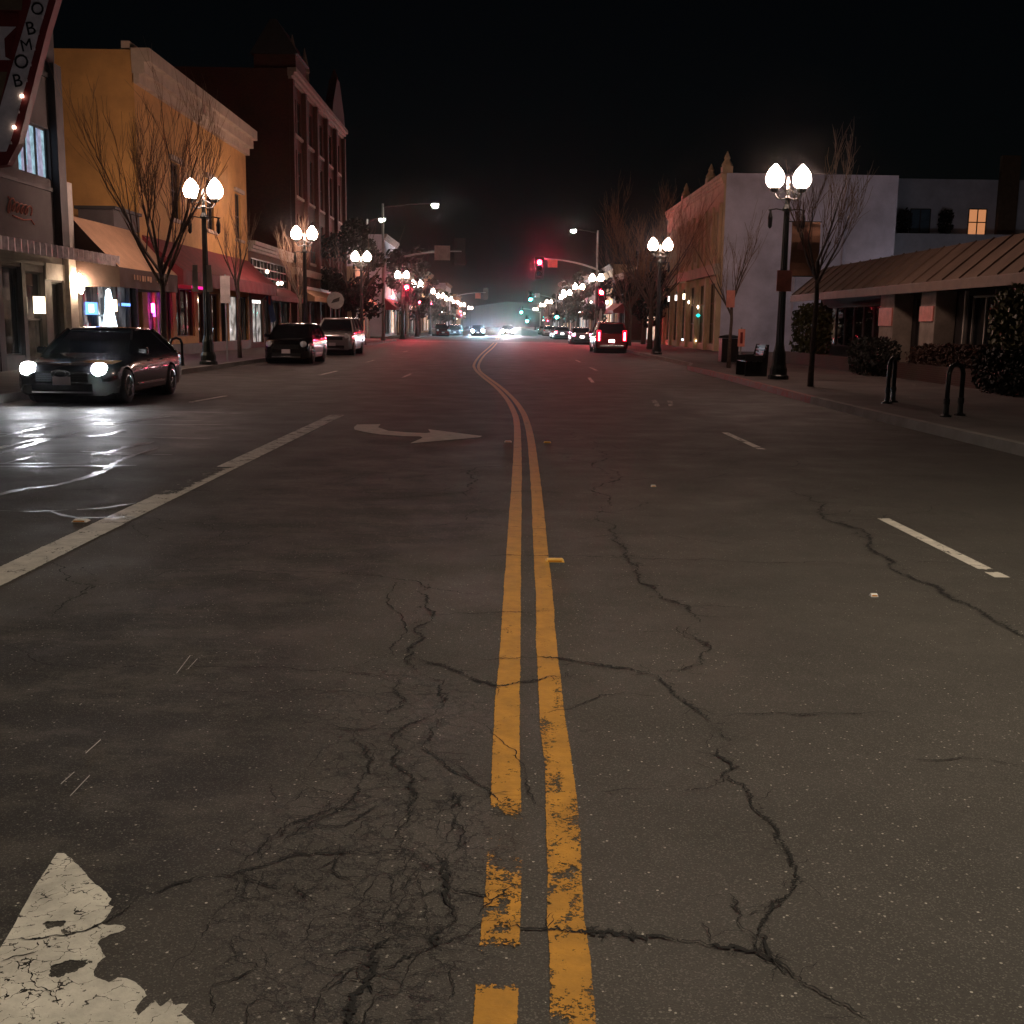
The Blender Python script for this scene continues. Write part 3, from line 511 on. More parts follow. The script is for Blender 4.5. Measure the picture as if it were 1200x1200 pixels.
def flat_patch(name, pts, z, m, wear=.2, holes=()):
    """filled outline, finely divided so that its wear can vary"""
    bm = bmesh.new(); edges = []
    for loop in [pts] + list(holes):
        vs = [bm.verts.new((p.x, p.y, z)) for p in loop]
        edges += [bm.edges.new((vs[i], vs[(i+1) % len(vs)])) for i in range(len(vs))]
    bmesh.ops.triangle_fill(bm, edges=edges, use_beauty=True)
    me = bpy.data.meshes.new(name); bm.to_mesh(me); bm.free(); me.materials.append(M[m])
    for an, v in (('wear', wear), ('edge', 0.)):
        at = me.attributes.new(an, 'FLOAT', 'POINT'); at.data.foreach_set('value', [v + (rnd.uniform(0, .13) if an == 'wear' and holes else 0) for _ in me.vertices])
    o = bpy.data.objects.new(name, me); COL.objects.link(o); o['kind'] = 'structure'; return o
flat_patch('white_arrow', jag(ARROW_HEAD[:-4], .07, 5, False, .005) + jag(ARROW_HEAD[-4:] + ARROW_HEAD[:1], .012, 5, False, .01)[:-1], .004, 'paint_white', .33, [jag(h, .26, 5, True, .005) for h in ARROW_HOLES])
flat_patch('turn_arrow', [Vector(p) for p in TURN_ARROW], .004, 'paint_white_fine', .33)

# ------------------------------------------------------------------ cracks and tar seams in the road
def ribbon(b, pts, w, z, rough=True):
    P = [Vector(p) for p in pts]
    if rough: P = jag(pts, .2, 5, False)
    else: P = smooth_path(pts, .12)
    n = len(P); vs = []
    for i, p in enumerate(P):
        t = (P[min(i+1, n-1)] - P[max(i-1, 0)])
        if t.length < 1e-9: t = Vector((0, 1))
        t.normalize(); nr = Vector((t.y, -t.x)); e = min(1, min(i, n-1-i) / max(2, n * .18))
        k = w * .5 * (.25 + .75 * e) * max(.16, .75 + 1.1 * mnoise.noise(Vector((p.x * 14, p.y * 9, 3)))) * (1.35 if rough else 1.3)
        vs += [(p.x - nr.x*k, p.y - nr.y*k, z), (p.x + nr.x*k, p.y + nr.y*k, z)]
    b.add(vs, [(2*i, 2*i+1, 2*i+3, 2*i+2) for i in range(n-1)])
class CrackMesh:
    def __init__(s): s.v, s.f, s.e, s.w, s.m = [], [], [], [], []
    def ribbon(s, pts, w, z, mi, wear, it=5, amp=.2):
        P = jag(pts, amp, it, False); n = len(P); b0 = len(s.v)
        for i, p in enumerate(P):
            t = P[min(i+1, n-1)] - P[max(i-1, 0)]
            if t.length < 1e-9: t = Vector((0, 1))
            t.normalize(); nr = Vector((t.y, -t.x)); p = p + nr * rnd.gauss(0, .30) * w; e = min(1, min(i, n-1-i) / max(2, n * .2)); q = mnoise.noise(Vector((p.x * 9, p.y * 7, 3)))
            k = w * .5 * (.3 + .7 * e) * max(.3, .85 + .9 * q) * rnd.uniform(.65, 1.35)
            for u in (-1, 0, 1): s.v.append((p.x + nr.x*k*u, p.y + nr.y*k*u, z)); s.e.append(abs(u)); s.w.append(wear + (.1 if q < -.25 else 0) + .16 * (1 - e))
        for i in range(n-1):
            for u in (0, 1): a = b0 + i*3 + u; s.f.append((a, a+1, a+4, a+3)); s.m.append(mi)
    def build(s, name, ms):
        me = bpy.data.meshes.new(name); me.from_pydata(s.v, [], s.f)
        for x in ms: me.materials.append(M[x])
        me.polygons.foreach_set('material_index', s.m)
        for an, dat in (('wear', s.w), ('edge', s.e)): me.attributes.new(an, 'FLOAT', 'POINT').data.foreach_set('value', dat)
        o = bpy.data.objects.new(name, me); COL.objects.link(o); o['kind'] = 'structure'
cb = CrackMesh()
for w, isc, ps in CRACKS:
    cb.ribbon(ps, w * (3.4 if isc else 2.8), .0052, 1, .545, 5, .15); cb.ribbon(ps, w * (1.4 if isc else 1.2), .0065, 0, .31 if isc else .36, 6, .17)
    if isc and w > .005:     # hairline side branches
        for k in range(int(len(ps) * 1.6)):
            p = Vector(rnd.choice(ps)); a = rnd.uniform(0, 6.28); l = rnd.uniform(.03, .11) * (1 + p.y * .07)
            q = p + Vector((math.cos(a), math.sin(a))) * l; mid = (p+q)*.5 + Vector((rnd.uniform(-.2, .2), rnd.uniform(-.2, .2))) * l; cb.ribbon([tuple(p), tuple(mid), tuple(q)], w * .38, .006, 0, .38, 4, .12)
    elif not isc or w < .005:
        pass
# long faint hairlines wandering across the lanes
for k in range(46):
    x, y = rnd.uniform(-3., 3.), rnd.uniform(2.6, 16); a = rnd.choice((0, 0, 1.57, .3, -.3)) + rnd.uniform(-.3, .3); pts = [(x, y)]
    for i in range(rnd.randint(4, 9)): a += rnd.uniform(-.7, .7); l = rnd.uniform(.06, .22) * (1 + y * .06); x += math.cos(a) * l; y += math.sin(a) * l; pts.append((x, y))
    cb.ribbon(pts, .0035 + .0008 * y, .0058, 0, .40, 4, .12)
# crazed web of short cracks left of the double line
nx, ny, sx_, sy_ = 9, 16, .092, .118
grid = {(i, j): (-.86 + i*sx_ + rnd.uniform(-.04, .04), 2.32 + j*sy_ + rnd.uniform(-.05, .05)) for i in range(nx) for j in range(ny)}
for (i, j), a in grid.items():
    for d in ((1, 0), (0, 1), (1, 1)):
        c = grid.get((i + d[0], j + d[1]))
        if c is None: continue
        q = ((a[0] + .38) / .5)**2 + ((a[1] - 3.05) / .95)**2
        if q > 1.1 or rnd.random() > (.66 if d != (1, 1) else .16) * (1.15 - q*.6): continue
        cb.ribbon([a, ((a[0]+c[0])/2 + rnd.uniform(-.012, .012), (a[1]+c[1])/2 + rnd.uniform(-.012, .012)), c], rnd.uniform(.003, .0062), .006, 0, .34, 4, .15)
cb.build('road_cracks', ['crack_edge', 'crack_dirt'])
tb = MB()
for w, ps in SEAMS: ribbon(tb, ps, w * 2.2, .0055, False)
for k in range(16):
    x, y = rnd.uniform(-8., -4.2), rnd.uniform(11, 20); a = rnd.choice((.05, .12, 1.5, -.1)); l = rnd.uniform(.6, 2.4)
    ribbon(tb, [(x, y), (x + l*.5*math.cos(a) , y + l*.5*math.sin(a) + rnd.uniform(-.1,.1)), (x + l*math.cos(a), y + l*math.sin(a))], rnd.uniform(.03, .07), .005, False)
tag(tb.build('tar_seams', 'tar', fix=False), kind='structure')
sb = MB()
for a, c in SCRAPES: sb.tube([(a[0], a[1], .004), (c[0], c[1], .004)], .0019, 4)
tag(sb.build('road_scrapes', 'sign_grey'), kind='structure')
# raised lane markers and bits of litter
def marker(x, y, m, label, sx=.1, sy=.1):
    t = thing('lane_marker', label, 'road marker', (x, y, 0), 'raised markers on the road')
    b = MB(); b.add([(x-sx*.5,y-sy*.5,.001),(x+sx*.5,y-sy*.5,.001),(x+sx*.5,y+sy*.5,.001),(x-sx*.5,y+sy*.5,.001),(x-sx*.4,y-sy*.2,.018),(x+sx*.4,y-sy*.2,.018),(x+sx*.4,y+sy*.2,.018),(x-sx*.4,y+sy*.2,.018)],[(0,1,5,4),(1,2,6,5),(2,3,7,6),(3,0,4,7),(4,5,6,7)])
    b.build('marker_body', m, t)
    b = MB(); b.box(x-sx*.36, x+sx*.36, y-sy*.48, y-sy*.43, .004, .013); b.build('reflector', 'amber', t)
mat('marker_yellow', (.75, .42, .08), .4); mat('marker_white', (.6, .56, .5), .4)
marker(.36, 7.46, 'marker_yellow', 'yellow raised road marker just right of the double line', .13); marker(.60, 15.2, 'marker_yellow', 'small orange road marker right of the double line before the turn arrow')
marker(.06, 15.22, 'marker_white', 'pale road marker left of the double line by the turn arrow tip'); marker(-3.37, 8.75, 'marker_white', 'white road marker beside the thick white line', .12)
marker(2.26, 6.55, 'marker_white', 'tiny white road marker in the right lane below the long dash', .045, .045); marker(1.52, 11.1, 'marker_white', 'small pale road marker between the double line and lane dashes', .05, .05)
# ------------------------------------------------------------------ street lamps (two acorn globes on a fluted post)
def make_lamp():
    t = thing('street_lamp', 'x', 'street lamp', (0,0,0), 'twin globe street lamps along the kerbs', True)
    b = MB(); b.lathe([(.30,0),(.30,.10),(.25,.14),(.25,.30),(.20,.42),(.185,.75),(.15,.85),(.135,.95)], 12); b.build('base', 'green_black', t, smooth=False)
    b = MB(); n = 20; vs = []
    zs = [.95, 1.05, 4.7]; rs = [.125, .115, .078]
    for z, r in zip(zs, rs):
        for j in range(n): a = 2*math.pi*j/n; q = r * (1 if j % 2 else .86); vs.append((q*math.cos(a), q*math.sin(a), z))
    b.add(vs, [(i*n+j, i*n+(j+1)%n, (i+1)*n+(j+1)%n, (i+1)*n+j) for i in range(2) for j in range(n)]); b.lathe([(.12,4.68),(.13,4.74),(.10,4.80),(.07,4.86),(.06,5.0),(.085,5.04),(.05,5.10),(.045,5.28)], 12); b.build('post', 'green_black', t)
    b = MB()
    for s in (-1, 1):
        b.tube([(0,0,5.06),(s*.14,0,5.0),(s*.28,0,5.02),(s*.37,0,5.14),(s*.38,0,5.22)], .026, 6); b.tube([(s*.06,0,5.25),(s*.2,0,5.17),(s*.3,0,5.1)], .014, 5); b.lathe([(.05,5.18),(.12,5.22),(.14,5.28),(.13,5.31)], 12, (s*.38,0,0))
    b.build('crossarm', 'green_black', t)
    b = MB(); b.lathe([(.03,5.26),(.05,5.32),(.025,5.36),(.06,5.46),(.035,5.54),(.005,5.62)], 8); b.build('finial', 'trim_pale', t)
    for s in (-1, 1):
        b = MB(); b.lathe([(.12,5.31),(.20,5.37),(.255,5.48),(.262,5.56),(.225,5.69),(.15,5.81),(.075,5.89),(.03,5.94)], 12, (s*.38,0,0)); b.build('globe', 'globe', t, smooth=True)
    for s in (-1, 1):
        b = MB(); b.tube([(s*.08,0,4.70),(s*.3,0,4.74),(s*.52,0,4.70)], .018, 5); b.tube([(s*.46,0,4.70),(s*.46,0,4.28)], [.03,.055], 6); b.lathe([(.02,4.20),(.06,4.26),(.07,4.5),(.04,4.62),(.02,4.70)], 7, (s*.46,0,0)); b.build('hanging_bracket', 'black_metal', t)
    return t
lamp0 = make_lamp(); lamp_used = []
def lamp(x, y, label, z=.15):
    o = lamp0 if not lamp_used else copy_tree(lamp0); lamp_used.append(o)
    o.location = (x, y, z); o.rotation_euler = (0, 0, R(rnd.uniform(-4, 4))); o['label'] = label; return o
lamp(-9.78, 37, 'lit twin globe street lamp on dark post before the yellow building and maroon awning')
lamp(7.85, 32, 'lit twin globe street lamp carrying a rose sign, in front of the white side wall')
lamp(-9.65, 54.5, 'lit twin globe street lamp standing behind the parked black hatchback')
lamp(7.95, 58.6, 'lit twin globe street lamp by the tan corner building, right of the red vehicle')
lamp(-9.3, 73, 'lit twin globe street lamp half hidden by the dark leafy tree'); lamp(-9.1, 99.5, 'lit twin globe street lamp just above the low red signal on the far left corner')
lamp(8.0, 99.8, 'lit twin globe street lamp beside the red signal near the small parked car')
ordn = ['first', 'second', 'third', 'fourth', 'fifth', 'sixth', 'seventh', 'eighth', 'ninth', 'tenth', 'eleventh']
for i, y in enumerate((118, 128, 146, 171, 192, 226, 252, 300)): lamp(-9.5 + rnd.uniform(-.5, .5), y + rnd.uniform(-3, 3), 'lit globe street lamp, %s along the left kerb past the crossing' % ordn[i])
for i, y in enumerate((124, 149, 168, 205, 240, 305)): lamp(8.2 + rnd.uniform(-.3, .6), y + rnd.uniform(-3, 3), 'lit globe street lamp, %s along the right kerb past the crossing' % ordn[i])

# ------------------------------------------------------------------ traffic signals
def sig_head(b_house, x, y, z, lit, parent, face=-1):
    """three-lamp head facing -Y (face=-1) or +Y"""
    b = MB(); b.box(x-.27, x+.27, y-.11, y+.11, z-.86, z+.86); b.box(x-.44, x+.44, y-face*.115-.01, y-face*.115+.01, z-1.04, z+1.04)
    for k in (-1, 0, 1):
        zc = z + k * .54; yy = y + face * .11
        b.add([(x+.265*math.cos(a), yy + face*d, zc+.265*math.sin(a)) for d in (0, .24) for a in [math.pi*j/8 for j in range(-1, 10)]], [(j, j+1, 12+j, 11+j) for j in range(10)])
    h = b.build('signal_head', 'black_metal', parent, fix=False)
    for k, nm in ((1, 'sig_red_low' if lit == 'sig_red_low' else 'sig_red'), (0, 'amber'), (-1, 'sig_green')):
        b = MB(); r = .285; b.lathe([(.0, y + face*.15), (r*.55, y+face*.148)], 12, (x, 0, z + k*.54), axis='y'); b.cur = 1; b.lathe([(r*.56, y+face*.147), (r*.8, y+face*.138), (r, y+face*.115)], 12, (x, 0, z + k*.54), axis='y')
        b.build('lens', [nm, nm.replace('sig_', '').replace('_low', '') + '_glow'] if lit == nm and lit != 'amber' else ['sig_dark', 'sig_dark'], h, smooth=False)
    return h
def mast(name, label, x, y, arm_to, z_arm, heads, sign=None, lum=None, base_z=.15, arm_h=None):
    t = thing(name, label, 'traffic signal', (x, y, base_z), 'traffic signals over the street')
    b = MB(); top = (lum[2] if lum else (z_arm if arm_to is not None else heads[0][1] + .7))
    b.lathe([(.22, base_z), (.22, base_z+.3), (.14, base_z+.35), (.09, top)], 10, (x, y, 0)); b.build('pole', 'galvanised', t)
    if arm_to is not None:
        b = MB(); pts = [(x + (arm_to - x)*u, y, z_arm - .95*(1-u)**2.2) for u in [i/10 for i in range(11)]]; b.tube(pts, [.10 - .006*i for i in range(11)], 8); b.build('mast_arm', 'galvanised', t)
    for hx, hz, lit, face in heads: sig_head(None, hx, y - .2 if face < 0 else y + .2, hz, lit, t, face)
    if sign:
        b = MB(); b.box(sign[0]-sign[2]/2, sign[0]+sign[2]/2, y-.16, y-.13, sign[1]-sign[3]/2, sign[1]+sign[3]/2); b.build('sign_panel', sign[4], t)
    if lum:
        b = MB(); b.tube([(x, y, lum[2]-.25), (x + (lum[0]-x)*.5, y, lum[2]), (lum[0], y, lum[2]+.1)], .05, 6); b.build('lamp_arm', 'black_metal', t)
        b = MB(); b.box(lum[0]-.35, lum[0]+.35, y-.16, y+.16, lum[2]+.02, lum[2]+.16); lh = b.build('luminaire', 'black_metal', t, bevel=.04)
        b = MB(); b.lathe([(.25, lum[2]+.015), (.28, lum[2]-.06), (.2, lum[2]-.2), (.05, lum[2]-.26)], 10, (lum[0], y, 0)); b.build('lamp_glass', lum[3], lh, smooth=True)
    return t
mast('signal_mast', 'arched mast arm with back of a signal and pale sign, from left kerb', -9.95, 92, -3.6, 7.35, [(-3.75, 7.35, 'none', 1)], (-5.15, 7.2, 1.25, 1.15, 'sign_pale'), (-5.75, 92, 11.0, 'led_white'))
mast('signal_mast', 'mast arm from the right with large glowing red signal over the road', 9.0, 112, 3.3, 8.0, [(3.3, 7.1, 'sig_red', -1)], (4.6, 7.55, .95, .75, 'sign_rose'), (6.6, 112, 10.8, 'led_white'))
mast('signal_post', 'low red signal on a post at the far left corner under a lamp', -9.75, 112, None, 0, [(-9.75, 4.5, 'sig_red', -1)])
mast('signal_post', 'low red signal on a post at the right kerb above the vehicle', 8.3, 98, None, 0, [(8.3, 3.9, 'sig_red_low', -1)])
mast('signal_mast', 'green signal on a mast arm far down the street', 9.0, 200, 4.4, 6.9, [(4.4, 6.5, 'sig_green', -1)], (5.6, 6.7, .9, .7, 'sign_pale'))
mast('signal_mast', 'smallest green signal, over the farthest crossing', 9.0, 290, 4.1, 5.6, [(4.1, 5.2, 'sig_green', -1), (5.6, 3.0, 'sig_green', -1)])
mast('signal_post', 'green signal on a post at the far right kerb', 9.1, 200, None, 0, [(9.1, 3.5, 'sig_green', -1)])
mast('signal_mast', 'thin far mast arm with pale sign seen past the left lamps', -9.9, 205, -3.6, 7.2, [(-3.6, 7.0, 'none', 1)], (-5.0, 6.6, 1., 1., 'sign_rose'))
def pole_light(label, x, y, ax, h, m):
    t = thing('pole_light', label, 'street light', (x, y, .15), 'tall pole lights')
    b = MB(); b.lathe([(.16, .15), (.14, .6), (.07, h)], 9, (x, y, 0)); b.build('pole', 'galvanised', t)
    b = MB(); b.tube([(x, y, h-.3), ((x+ax)/2, y, h), (ax, y, h+.1)], .045, 6); b.build('lamp_arm', 'black_metal', t)
    b = MB(); b.box(ax-.38, ax+.38, y-.17, y+.17, h+.02, h+.17); lh = b.build('luminaire', 'black_metal', t, bevel=.04)
    if m == 'led_near':      # full cut-off head: flat lens inside a deep skirt added to narrow its spill
        b = MB(); b.lathe([(.24, h+.012), (.24, h-.01)], 14, (ax, y, 0)); b.build('lamp_glass', m, lh)
        b = MB(); n = 16; b.add([(ax + r*math.cos(2*math.pi*j/n), y + r*math.sin(2*math.pi*j/n), z) for r, z in ((.27, h+.019), (.33, h-.20)) for j in range(n)], [(j, (j+1) % n, n + (j+1) % n, n + j) for j in range(n)]); b.build('skirt', 'black_metal', lh, fix=False)
    else:
        b = MB(); b.lathe([(.25, h+.015), (.28, h-.06), (.2, h-.2), (.05, h-.26)], 10, (ax, y, 0)); b.build('lamp_glass', m, lh, smooth=True)
pole_light('tall pole light with a white lamp high beside the dark brick building', -12.3, 101, -11.0, 10.6, 'led_white')
pole_light('unseen pole light over the right kerb beside the camera', 8.0, 3.5, 4.6, 9.6, 'led_near'); pole_light('unseen pole light added behind the low office roof to light the walls', 26.5, 60, 25.6, 5.0, 'led_wall_fill'); pole_light('unseen pole light over the left kerb behind the camera', -11.2, -9, -8.6, 9.6, 'led_near')  # unseen lamps: near pair lights the road, lot one added for the walls

# ------------------------------------------------------------------ cars
def loft(b, rings, cap=True):
    n = len(rings[0]); b.add([p for r in rings for p in r], [(i*n+j, i*n+(j+1)%n, (i+1)*n+(j+1)%n, (i+1)*n+j) for i in range(len(rings)-1) for j in range(n)] + ([tuple(range(n))[::-1], tuple(range((len(rings)-1)*n, len(rings)*n))] if cap else []))
def car(name, label, cat, x, y, rot, body, spec, lit=None, group=None, detail=True):
    """car with its nose towards -Y; spec gives length, width, height and the side profile"""
    t = thing(name, label, cat, (0,0,0), group, True)
    Ln, W, H, gc, hood, deck = spec['L'], spec['W'], spec['H'], spec['gc'], spec['hood'], spec['deck']   # ground clearance, hood and deck heights
    ys, yr = spec['glass']         # (windscreen base, roof front, roof rear, rear base) fractions
    w = W / 2; h2 = Ln / 2
    st = [(-h2, gc+.12, hood-.20, .80), (-h2+.10, gc+.02, hood-.10, .90), (-h2+.45, gc, hood-.03, .97), (-h2+1.0, gc, hood+.02, 1.), (-h2+ys[0]*Ln, gc, spec['belt']-.02, 1.), (0, gc, spec['belt'], 1.), (-h2+yr[1]*Ln, gc, spec['belt']+.02, 1.), (h2-.5, gc+.02, deck, .98), (h2-.10, gc+.05, deck-.03, .93), (h2, gc+.16, deck-.12, .86)]
    rings = []
    for (yy, zb, zt, k) in st:
        ww = w * k; hh = zt - zb
        half = [(ww*.86, zb), (ww*.97, zb+.06), (ww, zb+hh*.35), (ww*.995, zb+hh*.62), (ww*.965, zb+hh*.90), (ww*.90, zt), (ww*.45, zt+.025)]
        rings.append([(px, yy, pz) for px, pz in half] + [(-px, yy, pz) for px, pz in half[::-1]])
    b = MB(); loft(b, rings)
    bo = b.build('body', body, t, smooth=True)
    rw = spec['rw']; wy = (-h2 + spec['wb'][0]*Ln, -h2 + spec['wb'][1]*Ln)
    cut = MB()
    for yy in wy: cut.lathe([(rw*1.12, -W), (rw*1.12, W)], 22, (0, yy, rw), axis='x')
    co = cut.build('cutter', 'void'); md = bo.modifiers.new('arch', 'BOOLEAN'); md.operation = 'DIFFERENCE'; md.object = co; md.solver = 'EXACT'
    dg = bpy.context.evaluated_depsgraph_get(); me = bpy.data.meshes.new_from_object(bo.evaluated_get(dg)); bo.modifiers.clear(); bo.data = me; bpy.data.objects.remove(co)
    for p in me.polygons: p.use_smooth = True
    try:
        bm = bmesh.new(); bm.from_mesh(me)
        for e in bm.edges: e.smooth = not (len(e.link_faces) == 2 and e.calc_face_angle(0) > R(38))
        bm.to_mesh(me); bm.free()
    except Exception: pass
    # dark inner arches
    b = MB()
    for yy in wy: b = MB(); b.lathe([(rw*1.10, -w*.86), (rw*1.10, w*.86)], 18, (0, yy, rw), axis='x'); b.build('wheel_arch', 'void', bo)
    # greenhouse
    bl = spec['belt']; y0, y1, y2, y3 = [-h2 + f*Ln for f in (ys[0], ys[1], yr[0], yr[1])]
    gw, rwid = w*.90, w*.70
    def gring(yy, wb_, wt, zb, zt): return [(wb_, yy[0], zb), (wt, yy[1], zt), (-wt, yy[1], zt), (-wb_, yy[0], zb)]
    b = MB(); rz = H - .05
    vs = [(gw,y0,bl-.04),(-gw,y0,bl-.04),(gw,y3,bl-.02),(-gw,y3,bl-.02),(rwid,y1,rz),(-rwid,y1,rz),(rwid,y2,rz),(-rwid,y2,rz)]
    b.add(vs, [(0,1,5,4),(3,2,6,7),(0,4,6,2),(1,3,7,5),(0,2,3,1)]); b.build('windows', 'glass_dark', t)
    b = MB(); rm = (y1+y2)/2
    rr = []
    for yy, zz, k in ((y1-.05, rz-.01, .98), (y1+.15, rz+.035, 1.02), (rm, H, 1.03), (y2-.15, rz+.035, 1.02), (y2+.05, rz-.01, .98)):
        rr.append([(rwid*k, yy, zz-.03), (rwid*k*.9, yy, zz+.01), (0, yy, zz+.02), (-rwid*k*.9, yy, zz+.01), (-rwid*k, yy, zz-.03), (0, yy, zz-.06)])
    loft(b, rr); b.build('roof', body, t, smooth=True)
    for s in (-1, 1):
        for (ya, yb) in ((y0, y1), (y3, y2)): b = MB(); b.tube([(s*gw, ya, bl-.03), (s*(gw+rwid)/2*1.01, (ya+yb)/2, (bl+rz)/2+.01), (s*rwid, yb, rz)], .045, 6); b.build('roof_pillar', body, t)
        for f in spec['pillars']: yy = -h2 + f*Ln; b = MB(); b.tube([(s*gw*1.005, yy, bl-.03), (s*rwid*1.01, yy+.04, rz)], .038, 5); b.build('roof_pillar', body, t)
    # wheels
    for yy in wy:
        for s in (-1, 1):
            xo = s * (w - .02); wh = MB(); r = rw
            wh.lathe([(r*.62, -.02), (r*.95, -.01), (r, .04), (r, .17), (r*.95, .22), (r*.6, .21)], 20, (xo if s < 0 else xo-.2+.0, yy, rw), axis='x')
            wo = wh.build('wheel', 'rubber', t, smooth=True)
            rb = MB(); fx = s*(w + .004)
            rb.lathe([(r*.64, fx - s*.03), (r*.66, fx), (r*.60, fx + s*.004), (r*.58, fx - s*.03)], 20, (0, yy, rw), axis='x')
            for k in range(5):
                a = 2*math.pi*k/5 + .3; ca, sa = math.cos(a), math.sin(a); rb.tube([(fx - s*.02, yy + ca*.04, rw + sa*.04), (fx - s*.012, yy + ca*r*.6, rw + sa*r*.6)], .032, 5)
            rb.lathe([(.07, fx - s*.02), (.06, fx + s*.005)], 10, (0, yy, rw), axis='x'); rb.build('rim', 'steel', wo)
    # lamps, grille, plates, mirrors, handles
    hz = spec['hz']
    for s in (-1, 1):
        b = MB(); b.lathe([(.02, -h2-.01), (.10, -h2+.0), (.13, -h2+.06), (.13, -h2+.2)], 14, (s*w*spec.get('hx', .71), 0, hz), axis='y'); b.build('headlight', lit if lit else 'lens', t, smooth=True)
        b = MB(); b.box(s*w*.90, s*w*.66, h2-.10, h2+.01-.03*0, spec['tz']-spec['th']/2, spec['tz']+spec['th']/2); tl = b.build('taillight', spec.get('tail', 'tail_red'), t, bevel=.02)
        if spec.get('tail') == 'tail_lit': b = MB(); b.box(s*w*.80, s*w*.74, h2+.0, h2+.022, spec['tz']-spec['th']*.42, spec['tz']+spec['th']*.3); b.build('lamp_tube', 'tail_hot', tl)
        b = MB(); b.box(s*w*.97, s*(w+.17), y0+.28, y0+.38, bl-.02, bl+.12); b.build('wing_mirror', body, t, bevel=.03)
    b = MB(); b.box(-w*.52, w*.52, -h2-.012, -h2+.08, hood-.36, hood-.20); b.box(-w*.60, w*.60, -h2-.008, -h2+.08, gc+.12, gc+.24); g = b.build('grille', 'void', t)
    b = MB()
    for k in range(4): b.box(-w*.5, w*.5, -h2-.02, -h2, hood-.345+k*.04, hood-.335+k*.04)
    b.build('grille_bar', 'black_metal', g)
    if spec.get('emblem'):
        b = MB(); b.tube([(.17*math.cos(a), -h2-.05, hood-.20+.06*math.sin(a)) for a in [2*math.pi*i/20 for i in range(21)]], .012, 5); b.tube([(.10*math.cos(a), -h2-.05, hood-.20+.045*math.sin(a)) for a in [2*math.pi*i/16 for i in range(17)]], .009, 5); b.build('emblem', 'chrome', g)
    b = MB(); b.box(-.16, .16, -h2-.04, -h2-.013, gc+.22, gc+.37); b.build('number_plate', 'plate', t)
    b = MB(); b.box(-.16, .16, h2+.005, h2+.02, gc+.40, gc+.55); b.build('number_plate', spec.get('rplate', 'plate'), t)
    b = MB(); b.box(-w*.72, w*.72, h2-.02, h2+.04, gc+.12, gc+.26); b.build('rear_bumper', spec.get('bump', 'rubber'), t, bevel=.02)
    if detail:
        for s in (-1, 1):
            for f in (spec['pillars'][0]-.03, spec['pillars'][-1]+.14 if len(spec['pillars']) < 2 else spec['pillars'][1]-.03): yy = -h2 + f*Ln; b = MB(); b.box(s*(w-.012), s*(w+.018), yy-.1, yy+.06, bl-.16, bl-.125); b.build('door_handle', 'chrome', t, bevel=.008)
        for s in (-1, 1): b = MB(); b.box(s*(w-.02), s*(w+.012), -h2+spec['wb'][0]*Ln+.55, -h2+spec['wb'][1]*Ln-.55, gc+.16, gc+.20); b.build('side_trim', 'chrome', t)
        b = MB(); b.box(-w*.6, w*.6, -h2-.02, -h2+.0, gc+.07, gc+.10); b.build('bumper_trim', 'chrome', t)
    t.location = (x, y, 0); t.rotation_euler = (0, 0, rot); return t
SEDAN = dict(L=4.75, W=1.84, H=1.42, gc=.17, hood=.80, deck=.96, belt=.93, glass=((.27, .44), (.70, .90)), wb=(.19, .78), rw=.33, hz=.665, tz=.80, th=.16, pillars=(.52,), emblem=True)
HATCH = dict(L=4.2, W=1.80, H=1.52, gc=.18, hood=.92, deck=1.05, belt=1.0, glass=((.22, .40), (.86, .97)), wb=(.19, .81), rw=.33, hz=.74, tz=.95, th=.2, pillars=(.48, .72))
SUV = dict(L=4.9, W=1.92, H=1.80, gc=.24, hood=1.10, deck=1.18, belt=1.16, glass=((.24, .37), (.92, .985)), wb=(.18, .80), rw=.38, hz=.92, tz=1.10, th=.36, pillars=(.46, .70))
car('sedan', 'black sedan with both headlights blazing, parked at the left kerb', 'car', -8.12, 22.9, 0, 'car_black', SEDAN, 'headlamp', 'cars parked along the street')
car('hatchback', 'small black hatchback parked in front of a silver wagon', 'car', -8.25, 44.4, 0, 'car_black', HATCH, None, 'cars parked along the street')
car('wagon', 'pale silver sport wagon parked behind the black hatchback', 'car', -8.3, 56.4, 0, 'car_silver', SUV, None, 'cars parked along the street')
RS = dict(SUV); RS.update(tail='tail_lit', th=.62, tz=1.02, rplate='reverse_lit', bump='steel')  # rear plate emits by itself in place of lamplight falling on it
car('wagon', 'dark red boxy wagon seen from behind with tall glowing tail lamps', 'car', 6.2, 67.6, R(180 - 180), 'car_red', RS, None, 'cars parked along the street').rotation_euler = (0, 0, R(180))
RC = dict(SEDAN); RC.update(tail='tail_hot', rplate='reverse_lit'); 
car('sedan', 'small dark sedan with pink glowing tail lamps ahead of the red wagon', 'car', 6.4, 95.5, R(180), 'car_grey', RC, None, 'cars parked along the street')
car('sedan', 'red car parked past the crossing beside the left pavement', 'car', -8.1, 141, R(12), 'car_red', HATCH, None, 'cars parked along the street')
car('sedan', 'grey car parked past the crossing, left of bluish headlights', 'car', -6.7, 152, 0, 'car_grey', SEDAN, None, 'cars parked along the street')
car('sedan', 'oncoming car with bluish white headlights in the left lanes', 'car', -3.6, 150, 0, 'car_black', SEDAN, 'headlamp_blue', 'oncoming cars')
car('sedan', 'oncoming car with dazzling white headlights at the street centre', 'car', .35, 158, 0, 'car_black', SEDAN, 'headlamp_far', 'oncoming cars')
